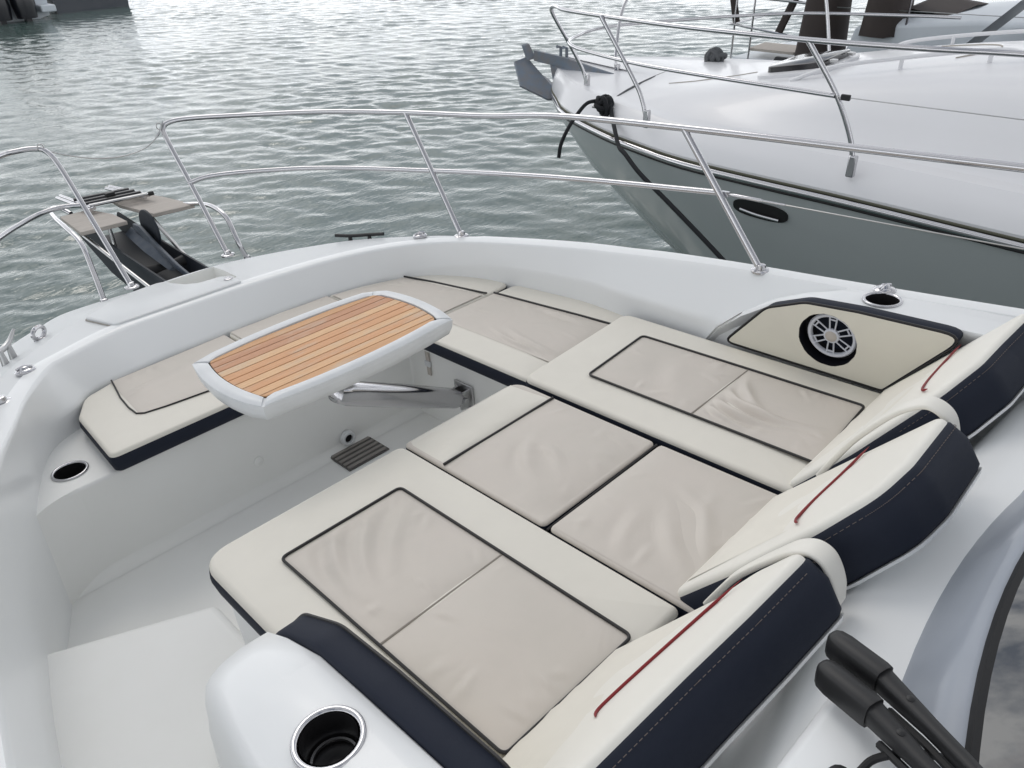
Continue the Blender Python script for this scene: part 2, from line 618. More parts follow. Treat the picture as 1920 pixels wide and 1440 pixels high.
# stations: rim inner, ridge (rim outer), wall bottom (x,y,z), crease (x,y,z or None), hull edge (x,y,drop)
ST = [
    ((1.06, -1.3), (1.13, -1.3), (0.99, -1.3, 1.95), None, (1.30, -1.3, .16)),
    ((1.075, 0.3), (1.135, 0.32), (0.97, 0.3, 1.98), (0.985, .3, 2.2), (1.31, .32, .16)),
    ((1.085, 0.9), (1.145, 0.9), (0.955, 0.9, 1.98), (0.97, .9, 2.2), (1.32, .95, .16)),
    ((1.10, 1.40), (1.162, 1.40), (0.950, 1.35, 1.98), (0.968, 1.36, 2.2), (1.33, 1.5, .16)),
    ((1.072, 1.80), (1.150, 1.83), (0.960, 1.70, 1.98), (0.975, 1.72, 2.2), (1.32, 1.95, .16)),
    ((1.026, 2.15), (1.112, 2.19), (0.975, 2.05, 1.98), (0.99, 2.07, 2.19), (1.28, 2.4, .16)),
    ((0.905, 2.63), (0.990, 2.69), (0.905, 2.55, 1.98), (0.90, 2.58, 2.16), (1.16, 2.95, .16)),
    ((0.743, 2.888), (0.865, 2.99), (0.72, 2.85, 1.98), (0.725, 2.86, 2.12), (1.03, 3.35, .16)),
    ((0.483, 3.049), (0.62, 3.32), (0.45, 2.975, 1.98), (0.46, 2.99, 2.10), (0.80, 3.72, .16)),
    ((0.078, 3.129), (0.12, 3.60), (0.05, 3.015, 1.98), (0.06, 3.03, 2.10), (0.16, 4.02, .14)),
    ((-0.354, 3.152), (-0.42, 3.58), (-0.35, 3.0, 1.98), (-0.35, 3.015, 2.10), (-0.45, 4.02, .11)),
    ((-0.535, 3.139), (-0.62, 3.43), (-0.53, 2.985, 1.98), (-0.53, 3.0, 2.10), (-0.68, 3.87, .10)),
    ((-0.749, 3.042), (-0.84, 3.23), (-0.72, 2.965, 1.98), (-0.725, 2.975, 2.10), (-0.87, 3.69, .10)),
    ((-0.842, 2.979), (-0.95, 3.11), (-0.82, 2.88, 1.98), (-0.82, 2.89, 2.10), (-0.985, 3.52, .10)),
    ((-0.968, 2.764), (-1.08, 2.86), (-0.955, 2.80, 1.98), (-0.945, 2.80, 2.10), (-1.14, 3.20, .10)),
    ((-1.043, 2.589), (-1.16, 2.66), (-1.06, 2.62, 1.90), (-1.04, 2.62, 2.10), (-1.26, 2.93, .10)),
    ((-1.142, 2.356), (-1.26, 2.42), (-1.15, 2.40, 1.55), (-1.13, 2.39, 2.05), (-1.38, 2.60, .10)),
    ((-1.25, 2.0), (-1.37, 2.04), (-1.30, 2.02, 1.55), (-1.25, 2.02, 2.03), (-1.50, 2.15, .10)),
    ((-1.35, 1.5), (-1.47, 1.52), (-1.41, 1.5, 1.55), (-1.355, 1.5, 2.05), (-1.62, 1.56, .10)),
    ((-1.44, 0.8), (-1.56, 0.8), (-1.49, 0.8, 1.55), (-1.44, .8, 2.08), (-1.71, .8, .10)),
    ((-1.51, 0.0), (-1.63, 0.0), (-1.56, 0.0, 1.55), (-1.51, 0., 2.1), (-1.78, 0., .10)),
    ((-1.57, -1.3), (-1.69, -1.3), (-1.61, -1.3, 1.55), None, (-1.85, -1.3, .10)),
]


def interp(cols, n=6):
    k = len(cols[0])
    return cr([c for c in cols], n) if k <= 3 else None


RI = cr([(a[0][0], a[0][1], zrim(a[0][1])) for a in ST])
RO = cr([(a[1][0], a[1][1], zrim(a[1][1]) + 0.002) for a in ST])
IB = cr([a[2] for a in ST])
CRS = cr([a[3] if a[3] else ((a[0][0] + a[2][0]) / 2, (a[0][1] + a[2][1]) / 2, 2.2) for a in ST])
HE = cr([(a[4][0], a[4][1], zrim(a[4][1]) - a[4][2]) for a in ST])
nS = len(RI)


def hullpt(i, s, z):
    p = HE[i]
    c = V((-0.15, -0.6, 0))
    q = c + (V((p.x, p.y, 0)) - c) * s
    if p.y < 1.0:
        q.y = p.y
        q.x = -0.2 + (p.x + 0.2) * s
    return V((q.x, q.y, z))


# inner bulwark wall: rounded top edge into the rim
mb = MB()
rows = [IB]
rows.append([CRS[i] + (IB[i] - CRS[i]) * 0.08 for i in range(nS)])
rows.append(CRS)
rows.append([CRS[i].lerp(RI[i], 0.10) for i in range(nS)])
rows.append([CRS[i].lerp(RI[i], 0.5) for i in range(nS)])
for a, dz in ((0.90, 0.0), (0.965, 0.0)):
    rows.append([CRS[i].lerp(RI[i], a) for i in range(nS)])
rows.append([RI[i].lerp(RO[i], 0.06) + V((0, 0, 0.001)) for i in range(nS)])
mb.loft(rows, closed=False)
bul_o = Y.part('bulwark', mb, 'gelcoat', angle=60)
# narrow cap along the rim
mb = MB()
CAPW = 0.055
cap_in = rows[-1]
cap_out = []
for i in range(nS):
    d = RO[i] - RI[i]
    w = d.length
    cap_out.append(RI[i] + d * min(1.0, max(0.9 if w < .1 else 0, (CAPW + .02) / w)) + V((0, 0, 0.001)))
mb.loft([cap_in, [cap_in[i].lerp(cap_out[i], .5) + V((0, 0, .0025)) for i in range(nS)], cap_out, [p - V((0, 0, .007)) for p in cap_out]], closed=False)
Y.part('rim_cap', mb, 'gelcoat', angle=60)
# side deck / foredeck chamfer and hull side
mb = MB()
ch = [[p - V((0, 0, .006)) for p in RO], [RO[i].lerp(HE[i], 0.08) - V((0, 0, .009)) for i in range(nS)], [RO[i].lerp(HE[i], .93) for i in range(nS)], HE,
      [hullpt(i, 1.0, HE[i].z - .05) for i in range(nS)], [hullpt(i, .99, HE[i].z - .07) for i in range(nS)],
      [hullpt(i, .96, 1.5) for i in range(nS)], [hullpt(i, .89, .8) for i in range(nS)], [hullpt(i, .80, .15) for i in range(nS)], [hullpt(i, .72, -.4) for i in range(nS)]]
mb.loft(ch, closed=False)
Y.part('hull', mb, 'gelcoat_deck', angle=50)

# foredeck sheet between rim and ridge with the anchor well cut out
WELL = [(-0.145, 3.60), (-0.140, 3.50), (-0.118, 3.41), (-0.075, 3.372), (0.02, 3.355), (0.062, 3.30), (0.075, 3.32), (0.088, 3.47), (0.09, 3.60)]


def in_poly(p, poly):
    c = False
    for i in range(len(poly)):
        a, b = poly[i - 1], poly[i]
        if (a[1] > p[1]) != (b[1] > p[1]) and p[0] < (b[0] - a[0]) * (p[1] - a[1]) / (b[1] - a[1]) + a[0]:
            c = not c
    return c


inner = [(RI[i].x + (RO[i].x - RI[i].x) * .1, RI[i].y + (RO[i].y - RI[i].y) * .1) for i in range(nS)]
outer = [(RO[i].x, RO[i].y) for i in range(nS)]
loop = inner + outer[::-1]
pts = [V(p) for p in loop] + [V(p) for p in WELL]
nl = len(loop)
edges = [(i, (i + 1) % nl) for i in range(nl)] + [(nl + i, nl + (i + 1) % len(WELL)) for i in range(len(WELL))]
res = delaunay_2d_cdt(pts, edges, [], 0, 1e-5)
vs, fs = res[0], res[2]
keep = []
for f in fs:
    c = sum((vs[i] for i in f), V((0, 0))) / len(f)
    if in_poly(c, loop) and not in_poly(c, WELL):
        keep.append(tuple(f))
mb = MB().add([(p.x, p.y, zrim(p.y) - .004) for p in vs], keep)
Y.part('foredeck', mb, 'gelcoat_deck')
# anchor well walls and floor
mb = MB()
top = [V((x, y, zrim(y) - .004)) for x, y in WELL]
bot = [p - V((0, 0, .14)) for p in top]
mb.loft([top, bot], closed=True)
mb.add(bot, [tuple(range(len(bot)))])
Y.part('anchor_well', mb, 'gelcoat_matt', recalc=False)
# locker lid
LID = [(-0.571, 3.415), (-0.525, 3.185), (0.035, 3.175), (0.045, 3.30), (0.015, 3.345), (-0.085, 3.36), (-0.13, 3.41), (-0.155, 3.50), (-0.16, 3.555), (-0.20, 3.575), (-0.30, 3.565), (-0.42, 3.525)]
LIDF = fillet(LID, [.02, .02, .02, .02, .03, .04, .05, .03, .02, .03, .05, .05], 4)
mb = MB()
mb.loft([[(x, y, zrim(y) - .003) for x, y in LIDF], [(x, y, zrim(y) + .009) for x, y in LIDF], [(x, y, zrim(y) + .013) for x, y in offset(LIDF, -.006 if area2(LIDF) < 0 else .006)]], True, False, True)
lid = Y.part('locker_lid', mb, 'gelcoat_deck')
mb = MB().lathe((0.012, 3.262, zrim(3.262) + .014), [(.020, 0), (.020, .004), (.017, .005), (.010, .003)], 20)
Y.sub(lid, 'latch', mb, 'steel')
mb = MB().tube([(x, y, zrim(y) - .001) for x, y in offset(LIDF, .004 if area2(LIDF) < 0 else -.004)], .0022, 6, closed=True)
Y.sub(lid, 'seal', mb, 'pale_seam')

# seat base, cockpit sole, walkway, sunpad base
base_poly = [(-1.22, 2.47), (0.385, 2.47), (0.385, 0.9), (0.99, 0.9), (0.99, 2.1), (0.92, 2.6), (0.72, 2.9), (0.4, 3.0), (0, 3.04), (-.4, 3.03), (-.75, 2.99), (-.95, 2.85), (-1.1, 2.6)]
mb = MB().prism(base_poly, 1.5, 2.02)
seat_o = Y.part('seat_base', mb, 'gelcoat_matt', bevel=.022, bseg=4)
mb = MB().add([(-1.5, 1.2, 1.66), (.5, 1.2, 1.66), (.5, 2.6, 1.66), (-1.5, 2.6, 1.66)], [(0, 1, 2, 3)])
Y.part('cockpit_sole', mb, 'gelcoat_matt')
# cove between sole and seat base
mb = MB()
covep = [[(x, 2.472 - .045 * (1 - math.sin(a)), 1.661 + .045 * (1 - math.cos(a))) for x in (-1.25, .39)] for a in [k * math.pi / 12 for k in range(7)]]
mb.loft(covep, closed=False)
Y.part('cove_moulding', mb, 'gelcoat_matt')
# rounded inside corner between the seat base and the port bulwark
mb = MB()
rows = []
for z, bx in ((1.60, -1.27), (1.85, -1.255), (1.99, -1.235), (2.012, -1.23), (2.0195, -1.228)):
    a_, c1_, c2_, b_ = V((-.98, 2.4692 + (.006 if z > 2.01 else 0), z)), V((-1.10, 2.4692, z)), V((-1.160, 2.42, z)), V((bx, 2.24, z))
    rows.append([a_ * (1 - t) ** 3 + c1_ * 3 * t * (1 - t) ** 2 + c2_ * 3 * t * t * (1 - t) + b_ * t ** 3 for t in [k / 16 for k in range(17)]])
mb.loft(rows, closed=False)
n_ = len(mb.v)
mb.v.append((-1.19, 2.50, 2.0195))
mb.f += [(n_ - 17 + k, n_ - 16 + k, n_) for k in range(16)]
Y.part('corner_moulding', mb, 'gelcoat_matt', angle=70)
walk = [(-1.48, 2.02), (-1.34, 2.055), (-1.283, 2.035), (-0.86, 1.835), (-0.86, -1.3), (-1.66, -1.3), (-1.6, 0), (-1.52, .9)]
mb = MB().prism(walk, 1.45, 1.85)
Y.part('walkway_step', mb, 'gelcoat_matt', bevel=.024, bseg=4)
mb = MB().prism([(-.885, 1.62), (-.885, .5), (.96, .5), (.96, 1.62)], 1.5, 2.065)
Y.part('sunpad_base', mb, 'gelcoat', bevel=.02)

# port armrest coaming (nose slopes down to the walkway)
secs = [(1.56, -.89, 1.80, -.96), (1.50, -.90, 1.87, -1.00), (1.40, -.915, 2.00, -1.04), (1.30, -.94, 2.12, -1.065), (1.22, -.95, 2.23, -1.08), (1.14, -.955, 2.320, -1.095), (1.06, -.955, 2.365, -1.105),
        (.95, -.943, 2.388, -1.118), (.80, -.943, 2.40, -1.135), (.55, -.943, 2.415, -1.155), (.25, -.943, 2.44, -1.165), (-.2, -.943, 2.47, -1.17), (-.7, -.943, 2.49, -1.17), (-1.3, -.943, 2.5, -1.17)]


def armrest(sx, secs):
    mb = MB()
    rings = []
    for (y, xi, zt, xs) in secs:
        w = abs(xs - xi)
        h = zt - 1.8
        p = [(xi, 1.75), (xi, zt - .008), (xi - .006, zt), (xi - w * .45, zt + .004), (xi - w * .75, zt - .003), (xi - w * .92, zt - .014), (xs - .004, zt - .03), (xs - .016, zt - .07 - .0 * h), (xs - .03, zt - h * .35), (xs - .05, 1.75)]
        rings.append([(sx * a, y, min(b, zt + .01)) for a, b in p])
    mb.loft(rings, closed=False)
    n = len(rings[0])
    return mb


arm_o = Y.part('armrest_coaming', armrest(1, secs), 'gelcoat', angle=60)
# starboard pod behind the speaker panel
mb = MB()
rings = []
for y, zt, xo in ((1.38, 2.08, .95), (1.31, 2.19, .965), (1.22, 2.27, .985), (1.12, 2.335, 1.02), (1.02, 2.372, 1.05), (.92, 2.393, 1.075), (.80, 2.40, 1.085), (.5, 2.407, 1.085), (.2, 2.42, 1.08), (-.4, 2.44, 1.08)):
    zr = zrim(y)
    rings.append([(.975, y, zt - .06), (.945, y, zt - .012), (.950, y, zt - .002), (xo - .03, y, zt + .002), (xo, y, max(zt - .006, zr) if zt > 2.38 else zt - .012), (xo + .04, y, zr + .003 if zt > 2.38 else zt - .14)])
mb.loft(rings, closed=False)
pod_o = Y.part('speaker_pod', mb, 'gelcoat', angle=60)


# coachroof deck aft of the backrests, windscreen frame and glass
def yband(x):
    if x > .3:
        return .195 - .04 * (x - .3)
    return .215 - .22 * x * x if abs(x) < .5 else .16 - .22 * (abs(x) - .5)


def yglass(x):
    return .115 - .27 * x * x if abs(x) < .9 else -.104 - .5 * (abs(x) - .9)


xs_ = [-1.0 + 2.06 * k / 30 for k in range(31)]
mb = MB()
rows = []
for k, (dy, z) in enumerate(((.52, 2.00), (.24, 2.10), (.175, 2.25), (.15, 2.305), (.13, 2.326), (.10, 2.338), (.05, 2.346), (0, 2.352))):
    rows.append([(x, yband(x) + dy, z + .02 - .05 * x * x) for x in xs_])
mb.loft(rows, closed=False)
Y.part('coachroof', mb, 'gelcoat', angle=60)
mb = MB()
rows = [[(x, yband(x), 2.352 + .02 - .05 * x * x) for x in xs_], [(x, yband(x) - .008, 2.362 + .02 - .05 * x * x) for x in xs_],
        [(x, (yband(x) * .55 + yglass(x) * .45), 2.402 + .02 - .05 * x * x) for x in xs_],
        [(x, yglass(x) + .02, 2.438 + .02 - .05 * x * x) for x in xs_], [(x, yglass(x) + .012, 2.436 + .02 - .05 * x * x) for x in xs_]]
mb.loft(rows, closed=False)
Y.part('windscreen_surround', mb, 'grey_paint', angle=60)
mb = MB()
rows = [[(x, yglass(x) + .014, 2.434 + .02 - .05 * x * x) for x in xs_], [(x, yglass(x) + .006, 2.446 + .02 - .05 * x * x) for x in xs_], [(x, yglass(x) - .008, 2.444 + .02 - .05 * x * x) for x in xs_]]
mb.loft(rows, closed=False)
Y.part('windscreen_gasket', mb, 'black_rubber')
mb = MB()
rows = [[(x * (1 - .06 * t), yglass(x) - .004 - t * 1.1, 2.444 + .02 - .05 * x * x + t * .42 + .07 * t * (1 - t)) for x in xs_] for t in [k / 8 for k in range(9)]]
mb.loft(rows, closed=False)
Y.part('windscreen', mb, 'glass_mirror', angle=80)

# cabin and hardtop behind the windscreen
mb = MB()
rings = []
for y, zt, zb, w in ((-1.05, 2.80, 2.1, .93), (-1.3, 2.90, 1.9, .95), (-2.2, 3.0, 1.85, .98), (-2.6, 3.02, 1.85, 1.0), (-6.5, 3.05, 1.85, 1.0)):
    rings.append([(-w - .06, y, zb), (-w, y, zt - .12), (-w + .1, y, zt - .02), (0, y, zt + .03), (w - .1, y, zt - .02), (w, y, zt - .12), (w + .06, y, zb)])
mb.loft(rings, True, True, True)
Y.part('cabin', mb, 'gelcoat', angle=50)
# wiper plinth box
mb = MB()
bp_ = fillet([(-.95, .262), (-.405, .255), (-.395, .0), (-.95, -.02)], [.05, .05, .02, .02], 5)
bp_ = densify(bp_, .06)
mb.loft([[(x, y, 2.12) for x, y in bp_], [(x, y, 2.405) for x, y in bp_], [(x, y, 2.422) for x, y in offset(bp_, .006 if area2(bp_) > 0 else -.006)],
         [(x, y, 2.430) for x, y in offset(bp_, .022 if area2(bp_) > 0 else -.022)]], True, False, True)
Y.part('wiper_plinth', mb, 'gelcoat', angle=70)


def wiper(pts, name='windscreen_wiper'):
    pts = [EYE + (V(p) - EYE) * .925 for p in pts]
    def sec(p, w, h, dirx):
        # rounded rectangle section
        o = []
        d = V(dirx).normalized()
        s = V((-d.y, d.x, 0)).normalized()
        for a in range(12):
            c, q = math.cos(a * math.pi / 6), math.sin(a * math.pi / 6)
            cx = math.copysign(abs(c) ** .5, c)
            qy = math.copysign(abs(q) ** .5, q)
            o.append(V(p) + s * cx * w / 2 + V((0, 0, 1)) * qy * h / 2)
        return o
    a, b, c, e = [V(p) for p in pts]
    mb = MB()
    d = b - a
    seq = [(a - d * .02, .006, .03), (a, .022, .045), (a + d * .08, .032, .05), (a + d * .25, .037, .052), (b - d * .08, .036, .052), (b, .034, .05)]
    mb.loft([sec(p, w, h, d) for p, w, h in seq], True, True, True)
    head = Y.part(name, mb, 'black_plastic', angle=60)
    mb = MB()
    d2 = e - b
    seq = [(b - d2 * .02, .030, .040), (b + d2 * .08, .030, .034), (c, .022, .026), (e, .017, .020)]
    mb.loft([sec(p, w, h, d2) for p, w, h in seq], True, True, True)
    Y.sub(head, 'wiper_arm', mb, 'black_plastic', angle=60)
    mb = MB()
    mb.tube([b + d2 * .1 - V((.012, 0, .026)), c - V((.012, 0, .02)), e - V((.010, 0, .018))], .006, 6)
    Y.sub(head, 'wiper_blade', mb, 'black_rubber')
    for sp in (b.lerp(c, .55) + V((0, 0, .013)), c.lerp(e, .5) + V((0, 0, .010))):
        mb = MB().lathe(sp, [(.006, 0), (.006, .003), (.003, .005)], 10)
        Y.sub(head, 'screw', mb, 'black_plastic')
    return head


wiper([(-.350, .303, 2.400), (-.385, .205, 2.415), (-.43, .12, 2.425), (-.52, -.03, 2.45)])
wiper([(-.413, .290, 2.395), (-.448, .193, 2.410), (-.49, .11, 2.42), (-.56, -.03, 2.44)])
# washer hose between the wiper arms
mb = MB().tube(cr([(-.545, .185, 2.362), (-.53, .175, 2.375), (-.50, .165, 2.385), (-.47, .13, 2.40), (-.45, .09, 2.405), (-.45, .05, 2.40), (-.47, .0, 2.38)], 5), .006, 8)
mb.v = [tuple(EYE + (V(p) - EYE) * .93) for p in mb.v]
hose = Y.part('washer_hose', mb, 'black_rubber')
mb = MB().lathe((-.607, .177, 2.43), [(.02, 0), (.022, .01), (.016, .026), (.006, .03)], 14)
Y.sub(hose, 'hose_grommet', mb, 'black_rubber')

# cover studs on the coachroof
for (x, y) in ((.60, .26), (.22, .262), (-.29, .285)):
    z = 2.338 - .05 * x * x - (.02 if x < -.1 else 0)
    mb = MB().lathe((x, y, z), [(.013, 0), (.012, .012), (.009, .016), (.006, .013)], 14)
    Y.part('cover_stud', mb, 'white_plastic')


def cut_hole(o, base, c, r, n=28, tol=.06):
    """cut a round hole through the skin of a part round a vertical axis at c"""
    bm = bmesh.new()
    bm.from_mesh(o.data)
    cx, cy, cz = c[0] - base[0], c[1] - base[1], c[2] - base[2]
    def near():
        fs = [f for f in bm.faces if abs(f.normal.z) > .3 and min(v.co.x for v in f.verts) < cx + r and max(v.co.x for v in f.verts) > cx - r and min(v.co.y for v in f.verts) < cy + r
              and max(v.co.y for v in f.verts) > cy - r and max(v.co.z for v in f.verts) > cz - tol and min(v.co.z for v in f.verts) < cz + tol]
        return list({e for f in fs for e in f.edges}) + list({v for f in fs for v in f.verts}) + fs
    bm.normal_update()
    for k in range(n):
        a = 2 * math.pi * k / n
        d = V((math.cos(a), math.sin(a), 0))
        bmesh.ops.bisect_plane(bm, geom=near(), dist=1e-6, plane_co=V((cx, cy, cz)) + d * r, plane_no=d)
        bm.normal_update()
    dead = []
    for f in bm.faces:
        m = f.calc_center_median()
        if (m.x - cx) ** 2 + (m.y - cy) ** 2 < (r * .999) ** 2 and abs(m.z - cz) < tol and abs(f.normal.z) > .3:
            dead.append(f)
    bmesh.ops.delete(bm, geom=dead, context='FACES')
    bm.to_mesh(o.data)
    bm.free()
    o.data.polygons.foreach_set('use_smooth', [True] * len(o.data.polygons))


# cup holders
def cup_holder(x, y, z, r=.048, tilt=0):
    mb = MB().lathe((x, y, z), [(r + .0105, -.001), (r + .011, .002), (r + .008, .0045), (r + .003, .004), (r, .0), (r - .001, -.006), (r - .003, -.02)], 40, cap0=False, cap1=False)
    ring = Y.part('cup_holder', mb, 'steel', angle=60)
    mb = MB().lathe((x, y, z), [(r - .002, .001), (r - .004, -.03), (r - .006, -.062), (r - .016, -.066), (.012, -.066), (.011, -.064)], 32, cap0=False, cap1=True)
    Y.sub(ring, 'cup_liner', mb, 'cup_dark')
    mb = MB().lathe((x, y, z - .055), [(r - .008, 0), (r - .009, .004), (r - .013, .004), (r - .014, 0)], 32, cap0=False, cap1=False)
    Y.sub(ring, 'cup_step', mb, 'dull_steel')


material('cup_dark', (0.022, 0.021, 0.022), 0.3, 0.3)
# a shallow dark well is sunk in each moulding; the rim stands on the surface
for (x, y, z) in ((-1.033, .785, 2.4055), (1.030, .785, 2.4035), (-.962, 2.60, 2.022)):
    cup_holder(x, y, z)
cut_hole(arm_o, Y.base, (-1.033, .785, 2.40), .049)
cut_hole(pod_o, Y.base, (1.030, .785, 2.40), .049)
cut_hole(bul_o, Y.base, (1.030, .785, 2.30), .052, tol=.13)
cut_hole(seat_o, Y.base, (-.962, 2.60, 2.02), .049)


# speaker / side panels (mirrored): padded panel, navy top band
PAN = fillet([(1.268, 2.153), (1.105, 2.342), (.97, 2.400), (.80, 2.413), (.490, 2.418), (.70, 2.148)], [.02, .10, .12, .15, .035, .02], 6)


def side_panel(sx, speaker):
    xin = .925     # inboard face at the foot; leans outboard with height
    def P(y, z, d):
        return V((sx * (xin - (z - 2.15) * .16 + d), y, z))
    mb = MB()
    pts = [V(p) for p in PAN]
    n0 = len(PAN)
    ed = [(i, (i + 1) % n0) for i in range(n0)]
    cy, cz, rr = .888, 2.280, .097
    hole = [(cy + rr * math.cos(k * math.pi / 18), cz + rr * math.sin(k * math.pi / 18)) for k in range(36)]
    face = offset(PAN, .006 if area2(PAN) > 0 else -.006)
    pts = [V(p) for p in face]
    if speaker:
        pts += [V(p) for p in hole]
        ed += [(n0 + k, n0 + (k + 1) % 36) for k in range(36)]
    r = delaunay_2d_cdt(pts, ed, [], 0, 1e-5)
    keep = []
    for f in r[2]:
        c = sum((r[0][i] for i in f), V((0, 0))) / len(f)
        if in_poly(c, face) and not (speaker and (c - V((cy, cz))).length < rr * .985):
            keep.append(tuple(f))
    mb.add([P(p.x, p.y, 0) for p in r[0]], keep)
    pan = Y.part('side_panel', mb, 'panel_vinyl', recalc=False)
    mb = MB()
    mb.loft([[P(y, z, 0) for y, z in face], [P(y, z, .004) for y, z in PAN], [P(y, z, .052) for y, z in PAN], [P(y, z, .058) for y, z in face]], True, False, True)
    Y.sub(pan, 'panel_edge', mb, 'navy_mesh', angle=70)
    mb = MB().tube([P(y, z, .001) for y, z in PAN], .0035, 6, closed=True)
    Y.sub(pan, 'piping', mb, 'black_piping')
    if not speaker:
        return
    ax = V((-sx, 0, -.16)).normalized()
    C = P(cy, cz, 0)
    mb = MB().lathe(C, [(rr, .0), (rr - .001, -.045), (.02, -.075), (.001, -.076)], 36, axis=ax, cap0=False)
    Y.sub(pan, 'speaker_cone', mb, 'cone_dark')
    C2 = C + ax * -.022 + V((0, -.004, .006))
    mb = MB().lathe(C2, [(.080, -.010), (.082, .0), (.078, .004), (.070, .003), (.068, -.002), (.068, -.008)], 40, axis=ax, cap0=False, cap1=False)
    Y.sub(pan, 'speaker_ring', mb, 'silver_plastic', angle=50)
    e1 = V((0, 1, 0))
    e2 = ax.cross(e1).normalized()
    for k in range(6):
        mb = MB()
        for dl in (-.011, .011):
            a = k * math.pi / 3 + .5
            d = e1 * math.cos(a) + e2 * math.sin(a)
            s = e2 * math.cos(a) - e1 * math.sin(a)
            p0, p1 = C2 + d * .020 + s * dl * .75, C2 + d * .072 + s * dl * 1.1
            mb.tube([p0, p1], .0026, 6)
        mb.tube([C2 + d * .060 + s * -.011, C2 + d * .060 + s * .011], .0028, 6)
        Y.sub(pan, 'speaker_spoke', mb, 'silver_plastic')
    mb = MB().lathe(C2, [(.026, -.004), (.026, .004), (.022, .006), (.020, .006)], 24, axis=ax)
    cap = Y.sub(pan, 'speaker_hub', mb, 'silver_plastic')
    mb = MB().lathe(C2, [(.0195, .0062), (.016, .009), (.008, .011), (.001, .0115)], 24, axis=ax)
    Y.sub(pan, 'speaker_dome', mb, 'webbing')


material('panel_vinyl', (0.74, 0.715, 0.62), 0.5, var=0.4, vscale=4, col2=(0.66, 0.62, 0.55), bump=0.2, bscale=520, bdist=0.0006, wrinkle=.04, wscale=7)
side_panel(1, True)
side_panel(-1, False)


# ------------------------------------------------------------------ rails
def flange(par, p, n=V((0, 0, 1)), r=.034):
    mb = MB().lathe(p, [(r, -.004), (r, .003), (r * .8, .006), (.019, .008), (.0165, .022), (.0135, .024)], 22, axis=n)
    return Y.sub(par, 'base_flange', mb, 'steel')


RT = .0125
s_base = [(.965, 2.730, 2.258), (1.117, 1.25, 2.367)]
s_top = [(1.022, 3.118, 2.787), (1.12, 1.602, 2.835)]
rail_pts = [(.250, 3.770, 2.165), (.262, 4.00, 2.46), (.268, 4.17, 2.675), (.282, 4.235, 2.748), (.325, 4.230, 2.778), (.42, 4.150, 2.786), (.62, 3.90, 2.787), (.85, 3.565, 2.787), (1.022, 3.118, 2.787), (1.092, 2.62, 2.80), (1.11, 2.20, 2.83),
            (1.12, 1.602, 2.835), (1.122, .98, 2.832), (1.12, .5, 2.83), (1.11, -.2, 2.83), (1.10, -1.2, 2.83)]
mb = MB().tube(cr(rail_pts, 7), RT, 14)
srail = Y.part('bow_rail', mb, 'steel', angle=80)
srail['label'] = 'starboard bow rail nearest the neighbouring yacht'
mb = MB().tube(cr([(.253, 4.035, 2.500), (.36, 3.96, 2.525), (.57, 3.78, 2.527), (.79, 3.49, 2.527), (.998, 2.945, 2.535), (1.06, 2.48, 2.565), (1.10, 2.05, 2.590), (1.135, 1.445, 2.618)], 7), RT * .92, 12)
Y.sub(srail, 'knee_rail', mb, 'steel', angle=80)
for b, t in zip(s_base, s_top):
    mb = MB().tube([b, V(b).lerp(V(t), .5), t], RT, 14)
    Y.sub(srail, 'stanchion', mb, 'steel', angle=80)
    flange(srail, V(b))
flange(srail, V((.250, 3.770, 2.165)))
# turnbuckle and wire aft of the second stanchion
a, b = V((1.135, 1.445, 2.618)), V((1.122, 1.185, 2.618))
mb = MB().tube([a, a.lerp(b, .18), a.lerp(b, .22), a.lerp(b, .62), a.lerp(b, .66), b], [.004, .004, .0065, .0065, .004, .0035], 10)
mb.box(a.lerp(b, .08), (.014, .03, .018))
Y.sub(srail, 'turnbuckle', mb, 'steel')
mb = MB().tube([b, (1.095, .47, 2.618), (1.085, -.8, 2.62)], .0022, 6)
Y.sub(srail, 'lifeline_wire', mb, 'dull_steel')

rail_p = [(-.256, 3.755, 2.165), (-.262, 4.00, 2.46), (-.268, 4.19, 2.685), (-.285, 4.265, 2.752), (-.33, 4.285, 2.770), (-.40, 4.285, 2.774), (-.485, 4.235, 2.776), (-.70, 3.98, 2.78), (-.95, 3.6, 2.79), (-1.16, 3.1, 2.80), (-1.3, 2.6, 2.81), (-1.45, 2.0, 2.82), (-1.6, 1.2, 2.83)]
mb = MB().tube(cr(rail_p, 7), RT, 14)
prail = Y.part('bow_rail', mb, 'steel', angle=80)
prail['label'] = 'port bow rail cut by the left picture edge'
mb = MB().tube(cr([(-.255, 4.075, 2.51), (-.33, 4.12, 2.515), (-.43, 4.105, 2.515), (-.55, 4.0, 2.515), (-.68, 3.85, 2.515), (-.95, 3.45, 2.52), (-1.2, 2.9, 2.53)], 6), RT * .92, 12)
Y.sub(prail, 'knee_rail', mb, 'steel', angle=80)
mb = MB().tube([(-1.035, 2.80, 2.245), (-1.10, 2.98, 2.5), (-1.165, 3.09, 2.80)], RT, 14)
Y.sub(prail, 'stanchion', mb, 'steel', angle=80)
flange(prail, V((-1.035, 2.80, 2.25)), r=.036)
flange(prail, V((-.256, 3.755, 2.165)))

# hoops beside the bow platform
for pts in ([(-.367, 3.865, 2.09), (-.335, 4.00, 2.215), (-.307, 4.147, 2.32), (-.305, 4.317, 2.362), (-.285, 4.563, 2.372), (-.225, 4.86, 2.352), (-.15, 4.98, 2.32), (-.12, 4.90, 2.292)],
            [(.357, 3.79, 2.10), (.335, 3.80, 2.20), (.35, 3.90, 2.31), (.355, 4.03, 2.343), (.36, 4.19, 2.337), (.375, 4.40, 2.30), (.36, 4.5, 2.285)]):
    mb = MB().tube(cr(pts, 7), .0125, 12)
    hp = Y.part('platform_hoop', mb, 'steel', angle=80)
    flange(hp, V(pts[0]) + V((0, 0, .0)), r=.03)

